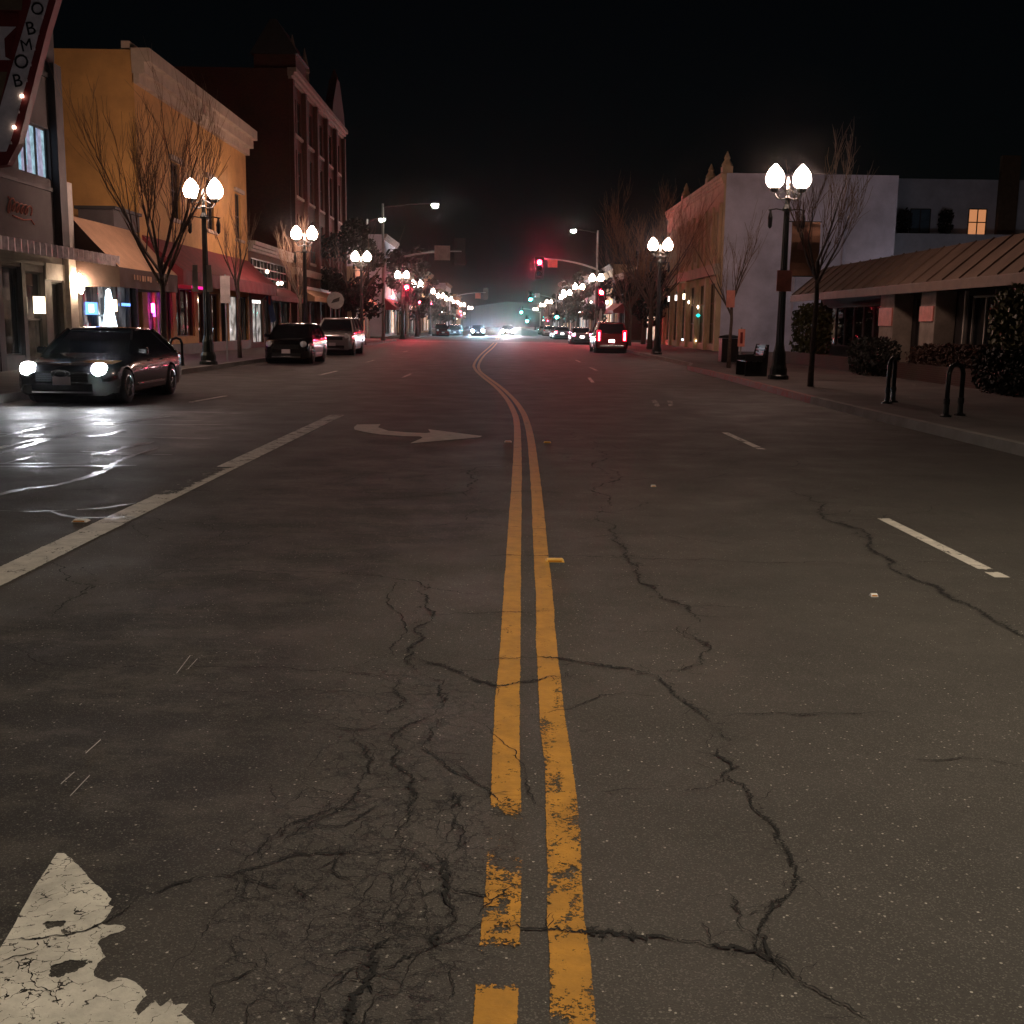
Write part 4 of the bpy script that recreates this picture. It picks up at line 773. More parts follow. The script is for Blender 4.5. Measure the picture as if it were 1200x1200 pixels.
for i, (x, y) in enumerate(((6.3, 126), (6.3, 134), (6.4, 165), (-8., 172), (-8., 181), (6.4, 186))):
    car('sedan', 'far dark parked car, %s of the row beyond the crossing' % ordn[i], 'car', x, y, R(180) if x > 0 else 0, ('car_grey', 'car_black', 'car_silver')[i % 3], RC if i == 0 else SEDAN, None, 'far parked cars', False)
# ------------------------------------------------------------------ trees and plants
def branch(b, p, d, L, r, depth, spread, up, n_child, tw):
    """recursive bare branches; tips collected in tw"""
    pts = [p.copy()]; dd = d.copy(); k = 3
    for i in range(k):
        dd = (dd + Vector((rnd.uniform(-.14, .14), rnd.uniform(-.14, .14), rnd.uniform(-.02, .12) * up))).normalized(); pts.append(pts[-1] + dd * L / k)
    r1 = r * .62; (b if r > .014 else tw).tube(pts, [r + (r1 - r) * i / k for i in range(k + 1)], 5 if r > .03 else 3, cap=False)
    if depth <= 0: return
    for i in range(n_child):
        f = rnd.uniform(.35, 1.) if i else 1.; q = pts[min(k, int(f * k))]; ax = Vector((rnd.uniform(-1, 1), rnd.uniform(-1, 1), rnd.uniform(-.2, .5)))
        nd = (dd + ax * spread + Vector((0, 0, up * .18))).normalized(); branch(b, q, nd, L * rnd.uniform(.62, .84), max(.006, r1 * rnd.uniform(.6, .85)), depth - 1, spread, up, n_child, tw)
def bare_tree(name, label, x, y, h, trunk_h, r, limbs, spread, up=1., depth=4, nc=3, m='bark_dark', mt='twig', cat='tree', lean=0., group='bare street trees'):
    t = thing(name, label, cat, (x, y, .15), group); b, tw, tr = MB(), MB(), MB()
    top = Vector((x + lean, y, .15 + trunk_h)); tr.tube([(x, y, .1), (x + lean*.3, y, .15 + trunk_h*.35), (x + lean*.6 + .03, y, .15 + trunk_h*.7), top], [r*1.3, r, r*.9, r*.8], 8)
    tr.build('trunk', m, t, smooth=True); Lr = (h - trunk_h) / 2.6
    for i in range(limbs):
        a = 2*math.pi*(i + rnd.uniform(-.25, .25))/limbs; d = Vector((math.cos(a)*spread*1.15, math.sin(a)*spread*1.15, 1. if i else 2.)).normalized()
        branch(b, top - Vector((0, 0, rnd.uniform(0, trunk_h*.28) if i else 0)), d, Lr * rnd.uniform(.85, 1.1), r*.55, depth, spread*.62, up, nc, tw)
    b.cur = 1; b.add(tw.v, tw.f); b.build('crown', [m, mt], t, fix=False); return t
def leaf_cloud(b, c, rad, n, sz, sq=1.):
    for _ in range(n):
        while True:
            v = Vector((rnd.uniform(-1, 1), rnd.uniform(-1, 1), rnd.uniform(-1, 1)))
            if .25 < v.length < 1: break
        p = Vector(c) + Vector((v.x*rad, v.y*rad, v.z*rad*sq)); a = Vector((rnd.gauss(0,1), rnd.gauss(0,1), rnd.gauss(0,1))).normalized(); u = a.orthogonal().normalized(); w = a.cross(u); s = sz * rnd.uniform(.6, 1.3)
        b.quad(p + u*s, p + w*s*.55, p - u*s, p - w*s*.55)
def leafy_tree(name, label, x, y, h, trunk_h, r, cr, n, m, sz=.2, clumps=26, sq=1.1, cat='tree'):
    t = thing(name, label, cat, (x, y, .15), 'leafy trees'); b, tr, br, tw = MB(), MB(), MB(), MB()
    tr.tube([(x, y, .1), (x+.05, y, trunk_h*.5), (x, y, trunk_h)], [r*1.3, r, r*.75], 8)
    for i in range(6): a = i*1.05; branch(br, Vector((x, y, trunk_h*.85)), Vector((math.cos(a)*.6, math.sin(a)*.6, 1)).normalized(), (h-trunk_h)*.5, r*.5, 2, .5, 1., 2, tw)
    tr.build('trunk', 'bark_dark', t, smooth=True); br.v and br.build('limbs', 'bark_dark', t, fix=False)
    cz = (trunk_h*.75 + h) / 2; hz = (h - trunk_h*.75) / 2
    for _ in range(clumps):
        v = Vector((rnd.gauss(0, .5), rnd.gauss(0, .5), rnd.uniform(-.9, .85))); k = math.sqrt(max(.1, 1 - v.z*v.z)); c = (x + v.x*cr*k*1.1, y + v.y*cr*k*1.1, cz + v.z*hz); leaf_cloud(b, c, cr * rnd.uniform(.2, .42), n // clumps, sz, .8)
    b.build('crown', m, t, fix=False); return t
def bush(name, label, x0, x1, y0, y1, z0, z1, n, m, sz, cat='bush', group=None, lumps=1):
    t = thing(name, label, cat, ((x0+x1)/2, (y0+y1)/2, z0), group); b = MB()
    for _ in range(n):
        while True:
            v = Vector((rnd.uniform(-1, 1), rnd.uniform(-1, 1), rnd.uniform(-1, 1))); l = (v.x**4 + v.y**4 + v.z**4) ** .25 if lumps else v.length
            if .45 < l < 1: break
        k = 1 + .12*mnoise.noise(v*3); p = Vector(((x0+x1)/2 + v.x*(x1-x0)/2*k, (y0+y1)/2 + v.y*(y1-y0)/2*k, (z0+z1)/2 + v.z*(z1-z0)/2*k)); p.z = max(z0, p.z)
        a = Vector((rnd.gauss(0,1), rnd.gauss(0,1), rnd.gauss(0,1))).normalized(); u = a.orthogonal().normalized(); w = a.cross(u); s = sz*rnd.uniform(.6, 1.3); b.quad(p + u*s, p + w*s*.6, p - u*s, p - w*s*.6)
    b.build('foliage', m, t, fix=False)
    s = MB()
    for i in range(5): s.tube([((x0+x1)/2 + rnd.uniform(-.1, .1), (y0+y1)/2, z0-.02), ((x0+x1)/2 + rnd.uniform(-.4, .4)*(x1-x0), (y0+y1)/2 + rnd.uniform(-.4, .4)*(y1-y0), z0 + (z1-z0)*.6)], .02, 4)
    s.build('stem', 'bark_dark', t); return t
bare_tree('street_tree', 'bare upswept tree in front of the tan awning and yellow side wall', -10.4, 34.3, 8.8, 3.1, .095, 8, .66, 1.15, 4, 3, mt='twig')
bare_tree('street_tree', 'slim bare young tree before the far end of the maroon awning', -10.4, 44., 6.2, 2.9, .07, 5, .42, 1.2, 3, 3)
bare_tree('street_tree', 'bare tree standing behind the black hatchback, by the second left lamp', -10.3, 56.6, 6.6, 2.8, .09, 5, .5, 1.1, 4, 3)
bare_tree('street_tree', 'slim bare sapling before the tan corner, with a small rose sign on it', 8.1, 40.4, 5.7, 2.4, .06, 5, .55, 1., 3, 3)
bare_tree('street_tree', 'tall thin bare tree beside the rose signed lamp, by the low roof', 7.75, 28.2, 6.4, 3.1, .065, 5, .6, 1., 4, 3)
bare_tree('street_tree', 'big bare tree with fan of orange twigs behind the second right lamp', 9.3, 72., 10., 3.1, .16, 8, .75, 1.1, 5, 3, mt='twig_orange')
bare_tree('street_tree', 'bare brown tree further along the right pavement, left of the orange one', 9.3, 84., 8.2, 2.8, .13, 6, .7, 1., 4, 3)
leafy_tree('street_tree', 'dark leafy tree hiding the lamp before the tall brick building', -11.3, 84, 9.4, 3., .18, 2.9, 5200, 'leaf_black', .2)
leafy_tree('street_tree', 'dark leafy tree over the small parked car, right pavement', 11.2, 91, 7.8, 2.6, .16, 2.8, 4200, 'leaf_black', .2)
leafy_tree('street_tree', 'dark tree beside the low red signal past the left crossing', -10.6, 121, 9.8, 3., .16, 2.4, 2600, 'leaf_black', .22)
for i, (x, y, h) in enumerate(((-10.7, 140, 8.5), (-10.7, 164, 8), (9.8, 128, 8.), (9.8, 152, 8.4), (9.9, 175, 7.6), (-10.7, 200, 7.6), (9.9, 215, 7.6))):
    leafy_tree('street_tree', 'far dark leafy tree, %s of those lining the street past the crossing' % ordn[i], x, y, h, 2.8, .15, 2.2, 1100, 'leaf_black', .28, 16)
bush('shrub', 'clipped olive green shrub under the left end of the low roof', 12.15, 13.3, 45.0, 48.4, .35, 2.6, 2600, 'leaf_olive', .09)
bush('shrub', 'dark round bush before the planter, nearest the rose signs', 11.1, 12.3, 34.2, 36.8, .15, 1.35, 2600, 'leaf_black', .06)
bush('hedge', 'long rust brown hedge in front of the dark office windows', 12.0, 12.9, 27.4, 34., .3, 1.22, 5200, 'leaf_rust', .05, 'hedge')
bush('shrub', 'tall yellow green shrub at the right edge against the porch', 12.1, 13.1, 25.4, 28.6, .6, 2.75, 3200, 'leaf_olive', .08)
bush('shrub', 'low black bush at the right edge beyond the bike racks', 11.2, 12.1, 24.3, 27.2, .15, 1.2, 2200, 'leaf_black', .06)

# ------------------------------------------------------------------ buildings
def face(side, X):   # map (u along street, v up, w out of the facade) to the world
    s = 1 if side == 'L' else -1
    return (lambda u, v, w=0.: (X + s*w, u, v)), s
def wall_shell(b, side, X, y0, y1, h, depth, holes, rev=.18, z0=.1):
    """box whose street front is cut by openings that have real reveals"""
    P, s = face(side, X); us = sorted({y0, y1, *[q for o in holes for q in o[:2]]}); vs = sorted({z0, h, *[q for o in holes for q in o[2:4]]})
    for a, c in zip(us[:-1], us[1:]):
        for d, e in zip(vs[:-1], vs[1:]):
            m, k = (a+c)/2, (d+e)/2
            if not any(o[0] < m < o[1] and o[2] < k < o[3] for o in holes): b.quad(P(a,d), P(c,d), P(c,e), P(a,e))
    for o in holes:
        a, c, d, e = o[:4]
        b.quad(P(a,d), P(a,e), P(a,e,-rev), P(a,d,-rev)); b.quad(P(c,d), P(c,e), P(c,e,-rev), P(c,d,-rev)); b.quad(P(a,d), P(c,d), P(c,d,-rev), P(a,d,-rev)); b.quad(P(a,e), P(c,e), P(c,e,-rev), P(a,e,-rev))
    D = -depth
    b.quad(P(y0,z0), P(y0,h), P(y0,h,D), P(y0,z0,D)); b.quad(P(y1,z0), P(y1,h), P(y1,h,D), P(y1,z0,D)); b.quad(P(y0,z0,D), P(y1,z0,D), P(y1,h,D), P(y0,h,D)); b.quad(P(y0,h), P(y1,h), P(y1,h,D), P(y0,h,D))
def fbox(b, side, X, u0, u1, v0, v1, w0, w1):
    P, s = face(side, X); a, c = P(u0, v0, w0), P(u1, v1, w1); b.box(a[0], c[0], a[1], c[1], a[2], c[2])
def window(side, X, o, parent, frame='grey_dark', pane='glass_dark', nu=2, nv=2, name='window', rev=.18, fw=.05):
    a, c, d, e = o[:4]; P, s = face(side, X); b = MB(); w0, w1 = -rev + .02, -rev + .08
    for q in [a + (c-a)*i/nu for i in range(nu+1)]: k = fw if q in (a, c) else fw*.6; fbox(b, side, X, max(a, q-k), min(c, q+k), d, e, w0, w1)
    for q in [d + (e-d)*i/nv for i in range(nv+1)]:
        k = fw if q in (d, e) else fw*.6; fbox(b, side, X, a, c, max(d, q-k), min(e, q+k), w0 + .003, w1 + .003)
    f = b.build(name, frame, parent, fix=False)
    b = MB(); b.quad(P(a,d,-rev+.03), P(c,d,-rev+.03), P(c,e,-rev+.03), P(a,e,-rev+.03)); b.build('pane', pane, f); return f
def building(name, label, side, X, y0, y1, h, depth, m, ops=(), cat='building', group=None, cornice=None, rev=.18):
    """ops: (u0,u1,v0,v1, frame, pane, nu, nv, name)"""
    t = thing(name, label, cat, (X + (-1 if side == 'L' else 1)*depth/2, (y0+y1)/2, .1), group)
    b = MB(); wall_shell(b, side, X, y0, y1, h, depth, [o[:4] for o in ops], rev); w = b.build('wall', m, t, fix=False)
    for o in ops: window(side, X, o, t, *o[4:8], name=o[8] if len(o) > 8 else 'window', rev=rev)
    if cornice:
        cm, out, hh = cornice; b = MB()
        for k, (f0, f1) in enumerate(((.0, .3), (.3, .65), (.65, 1.))): fbox(b, side, X, y0 - .02*k, y1 + .02*k, h - hh + hh*f0, h - hh + hh*f1 + (.06 if k == 2 else 0), -.05, out*(.35 + .33*k))
        b.build('cornice', cm, t)
    return t
def canopy(side, X, y0, y1, zt, zb, out, val, m, parent, name='awning', ribs=0, mv=None, drop_ends=True):
    P, s = face(side, X); b = MB(); n = 6
    top = [(.02 + (out-.02)*i/n, zt - (zt-zb)*(i/n) - .05*math.sin(math.pi*i/n)) for i in range(n+1)]
    for (w0, v0), (w1, v1) in zip(top[:-1], top[1:]): b.quad(P(y0,v0,w0), P(y1,v0,w0), P(y1,v1,w1), P(y0,v1,w1))
    o = b.build(name, m, parent, smooth=True)
    b = MB(); k = max(1, int((y1-y0)/.5))
    for i in range(k):
        a, c = y0 + (y1-y0)*i/k, y0 + (y1-y0)*(i+1)/k; q = .012*(-1)**i; b.quad(P(a,zb,out), P(c,zb,out), P(c,zb-val,out+q), P(a,zb-val,out-q))
    if drop_ends:
        for u in (y0, y1): b.add([P(u, v, w) for w, v in top] + [P(u, zb-val, out), P(u, zb-val, .02)], [tuple(range(len(top)+2))])
    b.build('valance', mv or m, o, fix=False); return o

# --- left 1: dark grey bar building with a projecting blade sign
X = FL
ops = [(32.15, 34.4, 5.65, 7.1, 'grey_dark', 'win_cyan', 3, 1), (24.0, 26.6, 5.65, 7.1, 'grey_dark', 'glass_dark', 3, 1)]
ops += [(a, a+1.25, .55, 3.0, 'grey_dark', p, 1, 1, 'shop_window') for a, p in ((22.6, 'shop_dim'), (24.2, 'shop_dim'), (25.8, 'shop_dim'), (27.4, 'shop_dim'), (29.0, 'shop_dim'), (30.6, 'shop_dim'))] + [(32.1, 33.4, .2, 2.9, 'grey_dark', 'shop_dim', 1, 2, 'shop_door'), (33.9, 34.75, .2, 2.66, 'grey_dark', 'void', 1, 1, 'shop_door')]
g = building('bar_building', 'dark grey stucco bar building with a lit blue upper window', 'L', X, 18, 34.9, 12.6, 14, 'grey_stucco', ops)
b = MB(); fbox(b, 'L', X, 34.45, 35.0, 3.72, 9.0, 0.003, .22); fbox(b, 'L', X, 34.1, 34.95, 9.0, 12.6, .003, .06); b.build('corner_pilaster', 'grey_dark', g)
b = MB(); fbox(b, 'L', X, 18, 34.9, 5.3, 5.42, .003, .05); fbox(b, 'L', X, 18, 34.9, 8.55, 8.7, .003, .06); b.build('string_course', 'grey_dark', g)
b = MB()
for a in (23.85, 25.45, 27.05, 28.65, 30.25): fbox(b, 'L', X, a, a+.35, .15, 3.1, .003, .03)
fbox(b, 'L', X, 31.85, 32.1, .15, 3.1, .003, .03); fbox(b, 'L', X, 33.4, 33.9, .15, 3.1, .003, .03); fbox(b, 'L', X, 18, 33.9, 3.1, 3.2, .003, .03); fbox(b, 'L', X, 18, 22.6, .15, 3.1, .003, .03); b.build('dark_cladding', 'grey_dark', g)
b = MB(); P, s = face('L', X)
for i in range(90):      # crimped metal fascia of the canopy
    a = 19 + i*.19; q = .06*(i % 2); c = a + .19; q2 = .06*((i+1) % 2); b.quad(P(a,3.22,1.35+q), P(c,3.22,1.35+q2), P(c,3.55,1.35+q2), P(a,3.55,1.35+q))
fbox(b, 'L', X, 19, 36.0, 3.50, 3.54, .0, 1.34); fa = b.build('canopy', 'fascia_tin', g, fix=False)
b = MB(); fbox(b, 'L', X, 33.5, 34.9, 2.72, 3.2, .004, .05); fbox(b, 'L', X, 34.8, 34.9, .15, 3.2, .004, .06); b.build('pale_panel', 'trim_pale', g)
b = MB(); fbox(b, 'L', X, 32.55, 32.95, 1.72, 2.2, .02, .2); wl = b.build('lantern', 'lantern_lit', g)
b = MB()   # script lettering on the wall: looping tubes
pts = []
for i in range(64):
    q = i/63; u = 31.2 + 1.5*q + .16*math.sin(q*34 + .6); v = 4.62 + .17*math.cos(q*34)*(1.25 if i < 14 else .8) - .03*q; pts.append(P(u, v, .03))
b.tube(pts, .022, 5); b.tube([P(31.5, 4.36, .03), P(32.2, 4.30, .03), P(32.7, 4.36, .03), P(32.9, 4.24, .03)], .02, 5); b.build('script_lettering', 'sign_rose', g)
# blade sign hung across the pavement from the bar building
t = thing('blade_sign', 'tapering red edged blade sign with vertical letters and cocktail glass emblem', 'sign', (-12.4, 28, 5.3))
def bl(pts, y, m, nm, th=.3, par=None):
    b = MB(); b.prism([(x, y, z) for x, z in pts], (0, th, 0)); return b.build(nm, m, par or t)
bd = bl([(-13.58, 5.0), (-12.12, 5.25), (-11.82, 5.75), (-11.0, 8.30), (-10.45, 9.8), (-10.2, 12.2), (-13.58, 12.2)], 28, 'sign_red', 'board')
bl([(-12.62, 5.55), (-12.12, 5.55), (-11.98, 5.85), (-11.15, 8.35), (-10.8, 9.3), (-10.62, 11.6), (-11.25, 11.6), (-11.32, 8.95), (-12.25, 6.45)], 27.975, 'sign_white', 'letter_strip', .02)
rp = bl([(-13.5, 7.45), (-11.98, 7.45), (-11.72, 8.30), (-11.62, 8.72), (-13.5, 8.72)], 27.97, 'sign_dark_red', 'red_panel', .02)
bl([(-13.5, 8.78), (-11.55, 8.78), (-11.5, 9.2), (-13.5, 9.2)], 27.97, 'wood_brown', 'upper_panel', .02); bl([(-13.5, 5.7), (-12.5, 5.7), (-11.98, 7.38), (-13.5, 7.38)], 27.97, 'wood_brown', 'lower_panel', .02)
em = bl([(-12.42, 8.40), (-11.70, 8.40), (-12.0, 8.13), (-12.0, 7.72), (-11.86, 7.65), (-12.26, 7.65), (-12.12, 7.72), (-12.12, 8.13)], 27.955, 'sign_white', 'cocktail_glass', .014)
for ch, px, pz, sz in (('O', -11.02, 9.25, .44), ('O', -11.17, 8.80, .40), ('B', -11.36, 8.36, .42), ('M', -11.48, 7.98, .38), ('O', -11.62, 7.60, .46), ('B', -11.74, 7.17, .42)):
    text('letter', ch, sz, (px, 27.965, pz), (.985, 0, .17), (-.17, 0, .985), 'letter_black', t, .012)
for i in range(9): bl([(-12.03 + i*.115, 5.72 + i*.36), (-11.97 + i*.115, 5.72 + i*.36), (-11.97 + i*.115, 5.78 + i*.36), (-12.03 + i*.115, 5.78 + i*.36)], 27.93, 'bulb' if i in (1, 3) else 'sign_white', 'edge_bulb', .06)

# --- left 2: one-storey shop with tan awning and neon
ops = [(35.75, 36.3, .6, 2.8, 'trim_pale', 'shop_poster', 1, 1, 'shop_window'), (36.45, 37.6, .7, 2.9, 'grey_dark', 'shop_poster', 1, 1, 'shop_window'), (37.75, 38.7, .5, 2.9, 'grey_dark', 'shop_poster', 1, 2, 'shop_window'), (38.85, 39.5, .5, 2.9, 'grey_dark', 'shop_poster', 1, 2, 'shop_window'), (39.7, 40.9, .2, 2.8, 'grey_dark', 'shop_grey', 1, 1, 'shop_door'), (41.0, 41.7, .6, 2.8, 'grey_dark', 'glass_dark', 1, 1, 'shop_window')]
g = building('awning_shop', 'one storey shop with a sloping tan awning and neon filled windows', 'L', X, 34.95, 41.9, 4.76, 12, 'grey_stucco', ops)
aw = canopy('L', X, 35.6, 41.85, 4.75, 3.2, 1.5, .62, 'tan_canvas', g, mv='brown_canvas')
b = MB(); fbox(b, 'L', X, 34.98, 35.55, .15, 5.7, .003, .16); b.build('party_pier', 'trim_pale', g)
b = MB(); fbox(b, 'L', X, 39.6, 42.35, 4.76, 5.32, -1.2, .02); b.build('parapet', 'grey_stucco', g); b = MB(); fbox(b, 'L', X, 39.5, 42.36, 5.325, 5.43, -1.3, .12); b.build('parapet_coping', 'grey_dark', g)
b = MB()
for u0, n_, z in ((36.9, 7, 2.92), (39.3, 5, 2.92)):
    for i in range(n_): fbox(b, 'L', X, u0 + i*.27, u0 + i*.27 + rnd.choice((.1, .16, .2)), z - rnd.choice((.06, .09)), z + .1, 1.515, 1.525)
b.build('valance_lettering', 'tan_canvas', aw)
b = MB(); b.lathe([(.03, 2.35), (.10, 2.5), (.13, 2.75), (.05, 2.88)], 10, (X+.32, 35.45, 0)); b.tube([(X, 35.45, 2.95), (X+.32, 35.45, 2.95), (X+.32, 35.45, 2.86)], .02, 5); b.build('wall_lamp', 'sconce', g, smooth=True)
def neon(m, nm, u0, u1, v0, v1, w=.02, par=None): 
    b = MB(); fbox(b, 'L', X, u0, u1, v0, v1, w, w+.05); return b.build(nm, m, par or g)
neon('neon_blue', 'neon_sign', 36.55, 37.5, 1.72, 2.12); neon('neon_white', 'neon_sign', 36.7, 37.0, 1.8, 2.05, .08)
b = MB(); pr = [(.36, .95), (.40, 1.15), (.30, 1.5), (.22, 1.7), (.19, 2.1), (.12, 2.35), (.03, 2.4)]; b.lathe([(r*.62, z+.2) for r, z in pr], 10, (X+.1, 38.5, 0)); b.build('neon_bottle', 'neon_white', g, smooth=True)
neon('lantern_lit', 'neon_sign', 39.05, 39.4, 1.85, 2.25); neon('neon_blue', 'neon_sign', 40.0, 40.8, 2.05, 2.15)

# --- left 3: yellow two-storey building with cream cornice and maroon awning
ops = [(57.4, 58.6, 5.7, 7.9, 'grey_dark', 'glass_dark', 2, 2), (52., 53.2, 5.7, 7.9, 'grey_dark', 'glass_dark', 2, 2), (46.6, 47.8, 5.7, 7.9, 'grey_dark', 'glass_dark', 2, 2)]
ops += [(43.0, 43.9, .7, 2.9, 'wood_brown', 'shop_violet', 1, 1, 'shop_window'), (44.1, 45.1, .7, 2.9, 'wood_brown', 'shop_violet', 1, 1, 'shop_window'), (45.3, 46.2, .2, 2.8, 'wood_brown', 'glass_dark', 1, 1, 'shop_door'), (46.7, 49.4, .9, 2.9, 'wood_brown', 'glass_dark', 3, 1, 'shop_window'), (50., 51.2, .2, 2.8, 'wood_brown', 'glass_dark', 1, 1, 'shop_door'), (51.8, 53.6, .5, 2.8, 'wood_brown', 'glass_dark', 2, 1, 'shop_window'), (54., 55.2, .2, 2.9, 'grey_dark', 'void', 1, 1, 'shop_door'), (55.6, 57.6, .55, 2.8, 'grey_dark', 'shop_white', 1, 1, 'shop_window'), (58.0, 59.6, .5, 2.8, 'grey_dark', 'shop_dim', 2, 1, 'shop_window')]
g = building('yellow_building', 'ochre yellow two storey building with a heavy cream cornice', 'L', X, 42.4, 60., 11.2, 14, 'yellow_stucco', ops, cornice=('cornice_cream', .62, 1.15))
aw = canopy('L', X, 42.6, 59.9, 4.7, 3.45, 1.5, .55, 'maroon_canvas', g)
for a in (46.3, 51.8, 57.2): b = MB(); fbox(b, 'L', X, a, a+1.8, 5.52, 5.66, .003, .1); b.build('sill', 'cornice_cream', g); b = MB(); fbox(b, 'L', X, a, a+1.8, 7.95, 8.15, .003, .14); b.build('lintel', 'cornice_cream', g)
b = MB(); fbox(b, 'L', X, 42.4, 60, 11.26, 11.5, -.4, -.1); fbox(b, 'L', X, 50.5, 50.8, 10.0, 11.0, .63, .68); b.build('parapet', 'cornice_cream', g)
b = MB(); fbox(b, 'L', X, 42.4, 60, .15, .6, .003, .05); b.build('plinth', 'wood_brown', g)
neon('neon_magenta', 'neon_sign', 43.35, 43.6, 1.85, 2.2); neon('neon_violet', 'neon_sign', 43.4, 43.55, 1.7, 1.86, .06); neon('neon_magenta', 'neon_sign', 44.75, 44.85, 1.8, 2.2, .05); neon('neon_violet', 'neon_sign', 44.6, 44.7, 1.75, 2.25, .05)
sb_ = neon('neon_pink', 'fascia_sign', 46.2, 49.3, 2.86, 3.12, .8)

# --- left 4: low red-brown brick shop with bright cornice and gridded transom
ops = [(60.6, 70.8, 3.55, 4.95, 'black_metal', 'shop_dim', 11, 3, 'transom_window'), (60.7, 63.4, .4, 2.75, 'grey_dark', 'shop_white', 2, 1, 'shop_window'), (63.8, 65.2, .2, 2.75, 'grey_dark', 'shop_dim', 1, 1, 'shop_door'), (65.6, 68., .5, 2.75, 'grey_dark', 'shop_dim', 2, 1, 'shop_window'), (68.4, 71., .5, 2.75, 'grey_dark', 'shop_dim', 2, 1, 'shop_window')]
g = building('brick_shop', 'low brown brick shop with a gridded transom and bright cornice', 'L', X, 60.05, 71.7, 5.7, 12, 'brick_brown', ops, cornice=('trim_pale', .4, .45))
canopy('L', X, 60.4, 71.4, 3.5, 2.95, 1.1, .25, 'maroon_canvas', g)
for i, (u, v) in enumerate(((63.5, 4.3), (66.5, 3.75), (67.5, 3.8))):
    b = MB(); b.lathe([(.02, v-.1), (.1, v-.02), (.1, v+.06), (.02, v+.12)], 8, (X+.25, u, 0)); b.build('wall_lamp', 'bulb', g)
neon('strip_white', 'ceiling_strip', 61.0, 63.1, 2.55, 2.7, -.12)

# --- left 5: tall dark Victorian brick building
ops = []
for k in range(5):
    a = 73.6 + k*4.35
    for zz, hh in ((5.6, 2.9), (9.6, 2.9), (13.4, 2.2)): ops += [(a, a+1.0, zz, zz+hh, 'slate', 'glass_dark', 1, 2), (a+1.5, a+2.5, zz, zz+hh, 'slate', 'glass_dark', 1, 2)]
    ops += [(a-.1, a+3.0, .45, 2.9, 'grey_dark', 'shop_dim' if k % 2 else 'glass_dark', 3, 1, 'shop_window')]
g = building('brick_building', 'tall dark Victorian red brick building with turret and pointed gable', 'L', X, 72.2, 95., 17., 16, 'brick_red', ops, cornice=('stone_trim', .5, .6))
for k in range(6): a = 72.25 + k*4.5; b = MB(); fbox(b, 'L', X, a, a+.55, .15, 16.4, .004, .28); b.build('pilaster', 'brick_red', g)
b = MB()
for k in range(5):
    a = 73.6 + k*4.35
    for zz in (5.42, 9.42, 13.22): fbox(b, 'L', X, a-.15, a+2.65, zz, zz+.16, .005, .16)
fbox(b, 'L', X, 72.2, 95, 4.55, 5.0, .006, .34); b.build('sill_course', 'stone_trim', g)
b = MB(); b.box(-15.8, -13.2, 72.6, 76.2, 17.06, 17.9); b.build('turret_base', 'brick_red', g)
b = MB(); b.prism([(-16., 72.4, 17.9), (-13., 72.4, 17.9), (-14.3, 72.4, 19.9), (-14.7, 72.4, 19.9)], (0, 4, 0)); b.build('turret_roof', 'slate', g)
for yy, zz in ((77.5, 19.4), (73.2, 19.2)):
    b = MB(); b.lathe([(.28, 17.06), (.26, 17.8), (.34, 17.85), (.02, zz)], 6, (-13.5, yy, 0)); b.build('pinnacle', 'stone_trim', g)
b = MB(); b.prism([(X+.32, 87.5, 16.6), (X+.32, 95, 16.6), (X+.32, 94., 18.2), (X+.32, 91.8, 20.2), (X+.32, 90.6, 20.2), (X+.32, 88.6, 18.2)], (-.6, 0, 0)); b.lathe([(.22, 20.2), (.3, 20.4), (.05, 21.0)], 6, (X, 91.2, 0)); b.build('gable', 'brick_red', g)
b = MB(); fbox(b, 'L', X, 74, 94, 3.0, 3.9, .3, .36); b.build('shop_fascia', 'sign_pale', g)
canopy('L', X, 73.5, 94.5, 3.95, 3.2, 1.2, .3, 'tan_canvas', g)

# --- left 6: small corner shop
ops = [(95.6, 97.6, .4, 2.8, 'trim_pale', 'shop_white', 2, 1, 'shop_window'), (98., 99.3, .2, 2.8, 'trim_pale', 'shop_bright', 1, 1, 'shop_door'), (99.6, 100.8, .4, 2.8, 'trim_pale', 'shop_bright', 2, 1, 'shop_window')]
g = building('corner_shop', 'small corner shop with tan awnings before the crossing', 'L', -12.6, 95.05, 101.2, 6.2, 12, 'tan_plaster', ops); canopy('L', -12.6, 95.2, 101., 4.3, 3.1, 1.3, .3, 'tan_canvas', g)

# --- right 1: low office with a mansard roof
XO = 13.6
ops = [(18.5, 24.5, .9, 2.6, 'grey_dark', 'glass_dark', 4, 1), (29.2, 30.9, .25, 2.6, 'trim_pale', 'glass_dark', 1, 1, 'glass_door'), (31.2, 33.0, .6, 2.6, 'trim_pale', 'glass_dark', 2, 1), (35.6, 37.2, .3, 2.6, 'grey_dark', 'void', 1, 1, 'office_door'), (39.5, 47.8, .9, 2.5, 'grey_dark', 'glass_dark', 7, 1)]
g = building('low_office', 'low dark office with a brown metal mansard roof and cream pillars', 'R', XO, 18, 48.6, 2.9, 12, 'dark_wall', ops)
b = MB(); b.prism([(12.45, 17.5, 2.78), (12.45, 17.5, 3.0), (13.85, 17.5, 4.2), (26, 17.5, 4.2), (26, 17.5, 2.95), (13.5, 17.5, 2.95)], (0, 31.6, 0)); rf = b.build('roof', 'roof_metal', g)
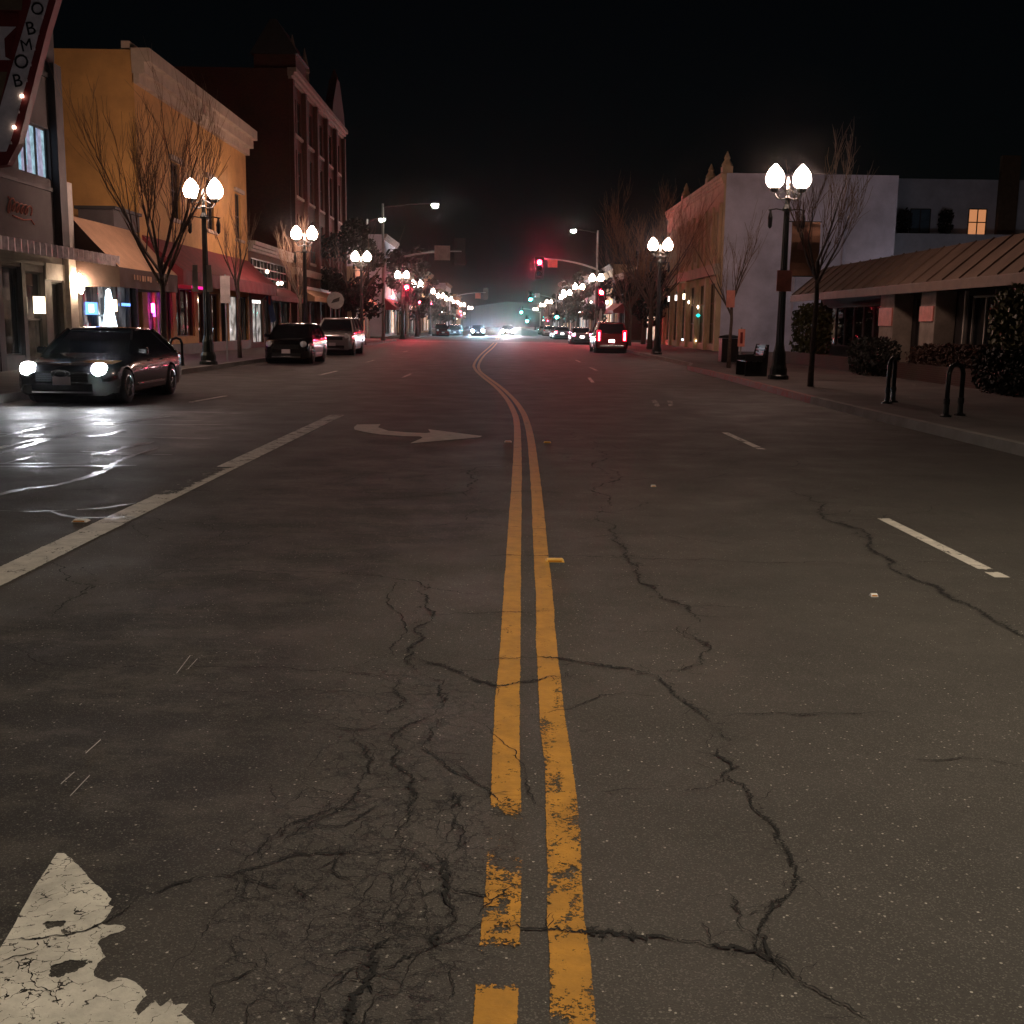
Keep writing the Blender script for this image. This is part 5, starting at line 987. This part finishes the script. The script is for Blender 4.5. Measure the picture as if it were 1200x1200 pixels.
for i in range(27):
    b = MB(); y = 17.8 + i*1.2; n_ = Vector((-1.2, 0, 1.4)).normalized(); b.add([(12.45, y, 3.0), (13.85, y, 4.2), (13.85+n_.x*.045, y, 4.2+n_.z*.045), (12.45+n_.x*.045, y, 3.0+n_.z*.045), (12.45, y+.03, 3.0), (13.85, y+.03, 4.2), (13.85+n_.x*.045, y+.03, 4.2+n_.z*.045), (12.45+n_.x*.045, y+.03, 3.0+n_.z*.045)], [(0,1,2,3),(4,5,6,7),(2,3,7,6),(0,3,7,4),(1,2,6,5)]); b.build('standing_seam', 'roof_metal', rf)
b = MB(); b.box(12.40, 12.449, 17.5, 49.1, 2.72, 2.98); b.build('gutter', 'wood_brown', rf)
for y0, y1, v0, v1, m in ((33.9, 35.1, .15, 2.3, None), (37.5, 38.9, .15, 2.4, None)):
    b = MB(); b.box(12.95, 13.59, y0, y1, v0, 2.77); pl = b.build('pillar', 'cream_pillar', g, bevel=.02)
    b = MB(); b.box(12.90, 12.945, y0+.05, y1-.05, 1.72 if y0 > 36 else 1.86, 2.32); b.build('pillar_sign', 'sign_rose', pl)
b = MB(); b.lathe([(.03, 2.28), (.05, 2.36), (.06, 2.5), (.02, 2.58)], 8, (13.2, 39.3, 0)); b.build('red_lamp', 'neon_red', g)
for y in (29.1, 31.05, 33.1): b = MB(); b.box(13.5, 13.597, y-.04, y+.04, .15, 2.75); b.build('mullion', 'trim_pale', g)
t = thing('planter_wall', 'low brick planter wall in front of the office hedge', 'planter', (12.5, 34, .15)); b = MB(); b.box(11.95, 12.12, 24, 48, .1, .62); b.build('planter_front', 'brick_planter', t); b = MB(); b.box(12.13, 13.3, 24, 48, .1, .5); b.build('soil', 'ground', t)

# --- right 2: two-storey corner building, tan front and white side wall
XR = FR; ops = []
for k in range(9): a = 69.9 + k*2.4; ops.append((a, a+.95, 5.95, 8.6, 'wood_brown', 'glass_dark', 1, 2))
pan = ['shop_dim', 'shop_dim', 'shop_warm', 'shop_warm', 'shop_warm', 'shop_warm']
for k in range(6): a = 69.3 + k*3.75; ops.append((a, a+2.7, .55, 4.3, 'wood_brown', 'glass_dark' if k < 2 else 'shop_dim', 2, 3, 'shop_window'))
g = building('corner_building', 'two storey corner building with tan front, pinnacles and long white side wall', 'R', XR, 68.6, 92., 10.6, 10.4, 'tan_plaster', ops, cornice=('tan_plaster', .25, .5))
b = MB(); b.box(XR+.12, XR+10.42, 68.56, 68.597, .1, 10.68); b.build('side_wall', 'white_plaster', g)
for k in range(10): a = 69.05 + k*2.4; b = MB(); fbox(b, 'R', XR, a, a+.45, 5.5, 9.0, .004, .14); b.build('pilaster', 'tan_plaster', g)
for k in range(7): a = 68.62 + k*3.78; b = MB(); fbox(b, 'R', XR, a, a+.5, .15, 4.9, .004, .2); b.build('pilaster', 'tan_plaster', g)
b = MB(); fbox(b, 'R', XR, 68.6, 92, 4.75, 5.4, .005, .38); b.build('shop_cornice', 'cornice_cream', g)
for a in (68.7, 74., 84.):
    b = MB(); fbox(b, 'R', XR, a, a+.7, 10.6, 11.1, -.5, .1); b.lathe([(.3, 11.1), (.34, 11.2), (.16, 11.5), (.2, 11.6), (.02, 12.0)], 6, (XR+.2, a+.35, 0)); b.build('pinnacle', 'tan_plaster', g)
for u, v, m in ((75.2, 2.35, 'neon_teal'), (75.4, 2.9, 'bulb'), (79.3, 3.3, 'bulb')):
    b = MB(); b.lathe([(.02, v-.12), (.16 if m == 'neon_teal' else .07, v), (.02, v+.12)], 8, (XR-.12, u, 0)); b.build('window_light', m, g)
for u in (80.8, 84.6, 88.2): neon_b = MB(); fbox(neon_b, 'R', XR, u, u+1.5, 3.55, 3.95, .02, .08); neon_b.build('window_sign', 'strip_white' if u > 81 else 'lantern_lit', g)
for u in (76., 81.): neon_b = MB(); fbox(neon_b, 'R', XR, u, u+1.2, .62, .72, .02, .06); neon_b.build('sill_light', 'neon_white' if u > 80 else 'lantern_lit', g)
for x in (17.5, 20.3): b = MB(); b.tube([(x, 68.5, .1), (x, 68.5, 10.2)], .05, 6); b.build('drain_pipe', 'white_plaster', g)
b = MB(); b.box(18.6, 19.1, 68.38, 68.555, 1.2, 2.1); b.build('meter_box', 'galvanised', g); b = MB(); b.tube([(18.85, 68.5, 2.1), (18.85, 68.5, 6.4), (19.6, 68.5, 6.6)], .025, 5); b.build('conduit', 'galvanised', g)
# --- right 3: set-back rear block with a balcony and one orange window
def ywindow(x0, x1, z0, z1, y, frame, pane, parent, nu=2, nv=2):
    b = MB()
    for q in [x0 + (x1-x0)*i/nu for i in range(nu+1)]: b.box(q-.035, q+.035, y-.06, y-.01, z0, z1)
    for q in [z0 + (z1-z0)*i/nv for i in range(nv+1)]: b.box(x0, x1, y-.063, y-.008, q-.035, q+.035)
    f = b.build('window', frame, parent, fix=False); b = MB(); b.quad((x0, y-.012, z0), (x1, y-.012, z0), (x1, y-.012, z1), (x0, y-.012, z1)); b.build('pane', pane, f)
g = thing('rear_block', 'set back grey rear block with a balcony and an orange lit window', 'building', (30, 84, .1)); b = MB(); b.box(23.45, 37.5, 80, 92, .1, 12.); b.build('wall', 'white_plaster_old', g)
ywindow(32.4, 33.65, 8.2, 10.0, 80, 'grey_dark', 'win_orange', g, 2, 2); ywindow(28.3, 29.7, 8.3, 9.95, 80, 'grey_dark', 'glass_blue', g, 2, 1)
b = MB(); b.box(27.2, 31.6, 78.9, 79.997, 8.0, 8.22); bk = b.build('balcony', 'grey_dark', g)
b = MB(); b.box(23.45, 36.2, 76.5, 79.9, .1, 8.0); b.build('lower_wing', 'white_plaster_old', g)
b = MB(); b.box(34.3, 35.6, 79.6, 79.99, 8.0, 13.6); b.build('brown_stack', 'wood_brown', g)
for x, l in ((27.7, 'dark potted bush at the left end of the balcony'), (30.6, 'dark potted bush right of the balcony window')): bush('potted_bush', l, x-.45, x+.45, 79., 79.8, 8.25, 9.85, 500, 'leaf_black', .12, 'plant')

# --- rows of buildings past the crossing (and behind the right front row)
ops = [(93.2, 96.2, .4, 3.1, 'trim_pale', 'shop_bright', 2, 1, 'shop_window'), (97., 99.4, .4, 3.1, 'trim_pale', 'shop_bright', 2, 1, 'shop_window')]
building('lit_shop', 'small brightly lit rose fronted shop beyond the tan corner building', 'R', 12.4, 92.3, 101, 6., 10, 'brick_brown', ops)
kinds = [('row_building', 'pale plaster', 'white_plaster_old', 'shop_bright'), ('row_building', 'red brick', 'brick_red', 'shop_warm'), ('row_building', 'tan plaster', 'tan_plaster', 'shop_bright'), ('row_building', 'brown brick', 'brick_brown', 'shop_white'), ('row_building', 'grey stucco', 'grey_stucco', 'shop_warm')]
used = {}
for side, Xf, y, order in (('L', -12.6, 117., (0, 1, 3, 2, 4, 1, 0, 3, 2, 4)), ('R', 12.4, 117., (1, 2, 4, 0, 3, 2, 1, 0, 4, 3))):
    for i, k in enumerate(order):
        nm, d, m, sh = kinds[k]; ln = (14, 20, 18, 24, 20, 26, 22, 28, 30, 40)[i]; h = (10.5, 7., 8.4, 9.6, 6.4, 8., 10, 7, 9, 8)[i] if side == 'L' else (7., 8.6, 6.4, 9., 7.4, 8., 6.5, 8, 7, 8)[i]
        ops = []; n_ = max(2, int(ln / 5))
        for j in range(n_):
            a = y + .6 + j*(ln-.8)/n_; ops.append((a, a + (ln-.8)/n_*.72, .4, 3., 'grey_dark', sh if (j + i) % 3 else 'shop_dim', 2, 1, 'shop_window'))
            if h > 7: ops += [(a, a+1.1, 4.6, 6.6, 'grey_dark', 'win_curtain' if (j*3+i) % 7 == 0 else 'glass_dark', 1, 2)]
        g = building(nm, '%s storefront building, %s past the crossing on the %s side' % (d, ordn[i], 'left' if side == 'L' else 'right'), side, Xf, y, y+ln-.25, h, 12, m, ops, group='storefronts past the crossing', cornice=('stone_trim', .35, .5))
        if i % 2 == 0: canopy(side, Xf, y+.5, y+ln-.8, 4.1, 3.2, 1.2, .3, ('maroon_canvas', 'tan_canvas')[i % 4 // 2], g)
        for j in range(rnd.randint(1, 3)):
            b = MB(); u, v = y + rnd.uniform(1, ln-1), rnd.uniform(2.6, 4.8); b.lathe([(.03, v-.18), (.16, v-.05), (.16, v+.08), (.03, v+.2)], 7, (Xf + (.45 if side == 'L' else -.45), u, 0)); b.build('wall_lamp', rnd.choice(('bulb', 'bulb', 'sconce', 'neon_teal', 'neon_red')), g)
        b = MB(); fbox(b, side, Xf, y+1, y+ln-1.2, 3.35, 3.95, .01, .09); b.build('fascia_sign', 'sign_pale' if i % 2 else 'lantern_lit' if i > 2 else 'sign_rose', g)
        y += ln
t = tag(MB().build('x', 'hill'), kind='structure'); bpy.data.objects.remove(t)
b = MB(); pts = [(-290 + i*580/40, 640, 5 + 9*mnoise.noise(Vector((i*.31, 2, 0))) + 8*math.exp(-((i-20)/9)**2)) for i in range(41)]
b.add(pts + [(p[0], p[1], -.1) for p in pts] + [(p[0], 700, -.1) for p in pts], [(i, i+1, 42+i, 41+i) for i in range(40)] + [(i, i+1, 83+i, 82+i) for i in range(40)]); tag(b.build('hills', 'hill'), kind='structure')

# ------------------------------------------------------------------ street furniture
def rack(x, y, label, rot=0):
    t = thing('bike_rack', label, 'bike rack', (x, y, .15), 'bike racks on the pavements', True)
    b = MB(); b.tube([(-.24, 0, 0), (-.24, 0, .72), (-.17, 0, .84), (0, 0, .89), (.17, 0, .84), (.24, 0, .72), (.24, 0, 0)], .042, 8); b.build('hoop', 'black_metal', t, smooth=True)
    for s in (-1, 1): b = MB(); b.lathe([(.1, 0), (.1, .02), (.05, .05), (.045, .2), (.055, .22), (.055, .30), (.045, .31)], 8, (s*.24, 0, 0)); b.build('foot_plate', 'black_metal', t)
    t.rotation_euler = (0, 0, rot); return t
rack(7.75, 22.3, 'black hoop bike rack on the right pavement, farther of the pair', R(58)); rack(7.7, 19., 'black hoop bike rack at the right edge, nearer of the pair', R(40)); rack(-10.3, 35.2, 'black hoop bike rack on the left pavement behind the sedan', R(60))
t = thing('litter_bin', 'dark square litter bin by the sapling and white wall', 'bin', (9.3, 46.5, .15)); b = MB(); b.box(8.95, 9.65, 46.2, 46.9, .18, 1.15); b.build('bin_body', 'black_metal', t, bevel=.03); b = MB(); b.lathe([(.45, 1.16), (.4, 1.24), (.1, 1.3)], 4, (9.3, 46.55, 0)); b.build('lid', 'black_metal', t)
t = thing('street_bench', 'dark slatted bench beside the rose signed lamp post', 'bench', (7.6, 34.2, .15))
b = MB()
for i in range(5): b.box(7.25+i*.1, 7.33+i*.1, 33.5, 35.0, .58, .61)
b.build('seat', 'black_metal', t)
b = MB()
for i in range(4): b.box(7.78+i*.02, 7.81+i*.02, 33.5, 35.0, .70+i*.1, .78+i*.1)
b.build('backrest', 'black_metal', t)
for y in (33.6, 34.9):
    b = MB(); b.prism([(7.24, y, .15), (7.9, y, .15), (7.93, y, 1.1), (7.84, y, 1.1), (7.76, y, .78), (7.24, y, .76)], (0, .05, 0)); b.build('leg', 'void', t)
def post_sign(name, label, x, y, z0, z1, w, m, pole=True, cat='sign', round_=False, xo=0, group=None):
    t = thing(name, label, cat, (x, y, .15), group)
    if pole: b = MB(); b.tube([(x, y+.03, .13), (x, y+.03, z1+.05)], .03, 6); b.build('post', 'galvanised', t)
    b = MB()
    if round_: b.lathe([(w/2, y-.03), (w/2, y-.01)], 20, (x+xo, 0, (z0+z1)/2), axis='y')
    else: b.box(x+xo-w/2, x+xo+w/2, y-.03, y-.01, z0, z1)
    b.build('panel', m, t); return t
post_sign('parking_sign', 'tall pale parking sign on a thin post by the slim young tree', -9.95, 40.2, 2.2, 3.15, .34, 'sign_pale')
s_ = post_sign('round_sign', 'round pale sign with dark arrow mark in front of the brick building', -9.4, 62.5, 2.42, 3.1, .95, 'sign_grey', round_=True)
b = MB(); b.prism([(-9.65, 62.46, 2.6), (-9.2, 62.46, 2.72), (-9.15, 62.46, 2.95), (-9.5, 62.46, 2.82)], (0, -.006, 0)); b.build('mark', 'letter_black', s_)
post_sign('parking_sign', 'small rose sign on the sapling near the tan corner', 8.08, 40.25, 2.3, 2.9, .30, 'sign_rose', pole=False, xo=-.05)
post_sign('parking_sign', 'wide rose sign strapped to the nearest right lamp post', 7.84, 31.86, 2.62, 3.2, .42, 'sign_rose', pole=False)
t_ = post_sign('parking_sign', 'small low rose sign above the bench', 7.5, 35.6, 1.0, 1.55, .22, 'sign_rose')
b = MB(); b.box(7.46, 7.54, 35.562, 35.568, 1.1, 1.45); b.build('mark', 'sign_red', t_)
t = thing('street_banner', 'brown hanging banner on the nearest right lamp post', 'banner', (8.4, 32, 3.2))
b = MB(); n_ = 8
for i in range(n_):
    z0, z1 = 3.05 + 1.5*i/n_, 3.05 + 1.5*(i+1)/n_; q0, q1 = .02*math.sin(i*.9), .02*math.sin((i+1)*.9); b.quad((8.02, 32+q0, z0), (8.82, 32+q0*2, z0), (8.82, 32+q1*2, z1), (8.02, 32+q1, z1))
bb = b.build('cloth', 'banner', t, smooth=True)
b = MB()
for z in (3.05, 4.55): b.tube([(7.92, 32, z), (8.85, 32, z)], .015, 5)
b.build('rod', 'black_metal', t)
b = MB(); b.prism([(8.15, 31.93, 3.8), (8.4, 31.93, 3.75), (8.55, 31.93, 4.1), (8.4, 31.93, 4.35), (8.3, 31.93, 4.1)], (0, .01, 0)); b.build('motif', 'banner_dark', t)
for x, y, l in ((-9.82, 36.7, 'pair of pale banners hanging at mid height on the nearest left lamp post'),):
    t = thing('street_banner', l, 'banner', (x, y, 2.4))
    for s in (-1, 1):
        b = MB(); b.quad((x+s*.14, y, 2.5), (x+s*.34, y, 2.5), (x+s*.30, y, 3.35), (x+s*.14, y, 3.35)); b.build('cloth', 'sign_grey', t)
# planter strip, newspaper box, hydrant-like details on the left pavement
t = thing('flag', 'dark blue and red flag hanging by the lit shop door', 'flag', (-12.6, 60.3, 1.6)); b = MB(); b.tube([(-13.5, 60.3, 2.2), (-12.5, 60.1, 3.1)], .018, 5); b.build('pole', 'galvanised', t)
mat('flag_blue', (.03, .06, .16), .8); mat('flag_red', (.4, .03, .04), .8)
b = MB(); b.quad((-12.5, 60.1, 3.1), (-12.75, 60.15, 2.9), (-12.5, 60.1, 1.5), (-12.2, 60.05, 1.6)); b.build('cloth', 'flag_blue', t); b = MB(); b.quad((-12.49, 60.07, 3.1), (-12.6, 60.07, 3.02), (-12.6, 60.07, 2.5), (-12.49, 60.07, 2.4)); b.build('stripe', 'flag_red', t)
# ------------------------------------------------------------------ air, light, camera
HAZE = GLOW_HAZE_D
if HAZE:
    m, nt, o = _new('glow_air'); v = N(nt, 'ShaderNodeVolumePrincipled'); v.inputs['Density'].default_value = HAZE; v.inputs['Color'].default_value = (.9, .88, .9, 1); v.inputs['Anisotropy'].default_value = .985
    nt.links.new(v.outputs[0], o.inputs['Volume']); M['glow_air'] = m
    b = MB(); b.box(-310, 310, -70, 910, -1.1, 32); hz = b.build('glow_haze', 'glow_air'); hz['kind'] = 'stuff'; hz['label'] = 'thin added air that gives the lamps a lens-style glow'; hz['category'] = 'glow_haze'  # scattering air added so the lamps show a lens-style glow
W = bpy.data.worlds.new('World'); S.world = W; W.use_nodes = True; nt = W.node_tree; nt.nodes.clear()
sk = nt.nodes.new('ShaderNodeTexSky'); sk.sky_type = 'NISHITA'; sk.sun_disc = False; sk.sun_elevation = R(15); sk.sun_rotation = R(180)
bg = nt.nodes.new('ShaderNodeBackground'); bg.inputs['Strength'].default_value = SKY_S; wo = nt.nodes.new('ShaderNodeOutputWorld')
nt.links.new(sk.outputs[0], bg.inputs['Color']); nt.links.new(bg.outputs[0], wo.inputs['Surface'])
cam = bpy.data.cameras.new('camera'); cam.sensor_fit = 'HORIZONTAL'; cam.sensor_width = 24.; cam.lens = 26.; cam.clip_start = .05; cam.clip_end = 3000
co = bpy.data.objects.new('camera', cam); COL.objects.link(co); co.location = (0, 0, 1.6)
co.rotation_euler = (Matrix.Rotation(R(-.48), 3, 'Z') @ Matrix.Rotation(R(90 - 9.605), 3, 'X') @ Matrix.Rotation(R(.8), 3, 'Z')).to_euler(); S.camera = co
S.view_settings.view_transform = 'Standard'; S.view_settings.look = 'None'; S.view_settings.exposure = EXPO; S.view_settings.gamma = 1; S.view_settings.use_curve_mapping = False
S.render.engine = 'CYCLES'; cy = S.cycles; cy.use_denoising = True
try: cy.denoiser = 'OPENIMAGEDENOISE'; cy.denoising_input_passes = 'RGB_ALBEDO_NORMAL'
except Exception: pass
cy.max_bounces = 6; cy.diffuse_bounces = 2; cy.glossy_bounces = 3; cy.transparent_max_bounces = 12; cy.volume_bounces = 1; cy.sample_clamp_indirect = 25.; cy.sample_clamp_direct = 0.; cy.use_light_tree = True; cy.caustics_reflective = False; cy.caustics_refractive = False; cy.blur_glossy = .5
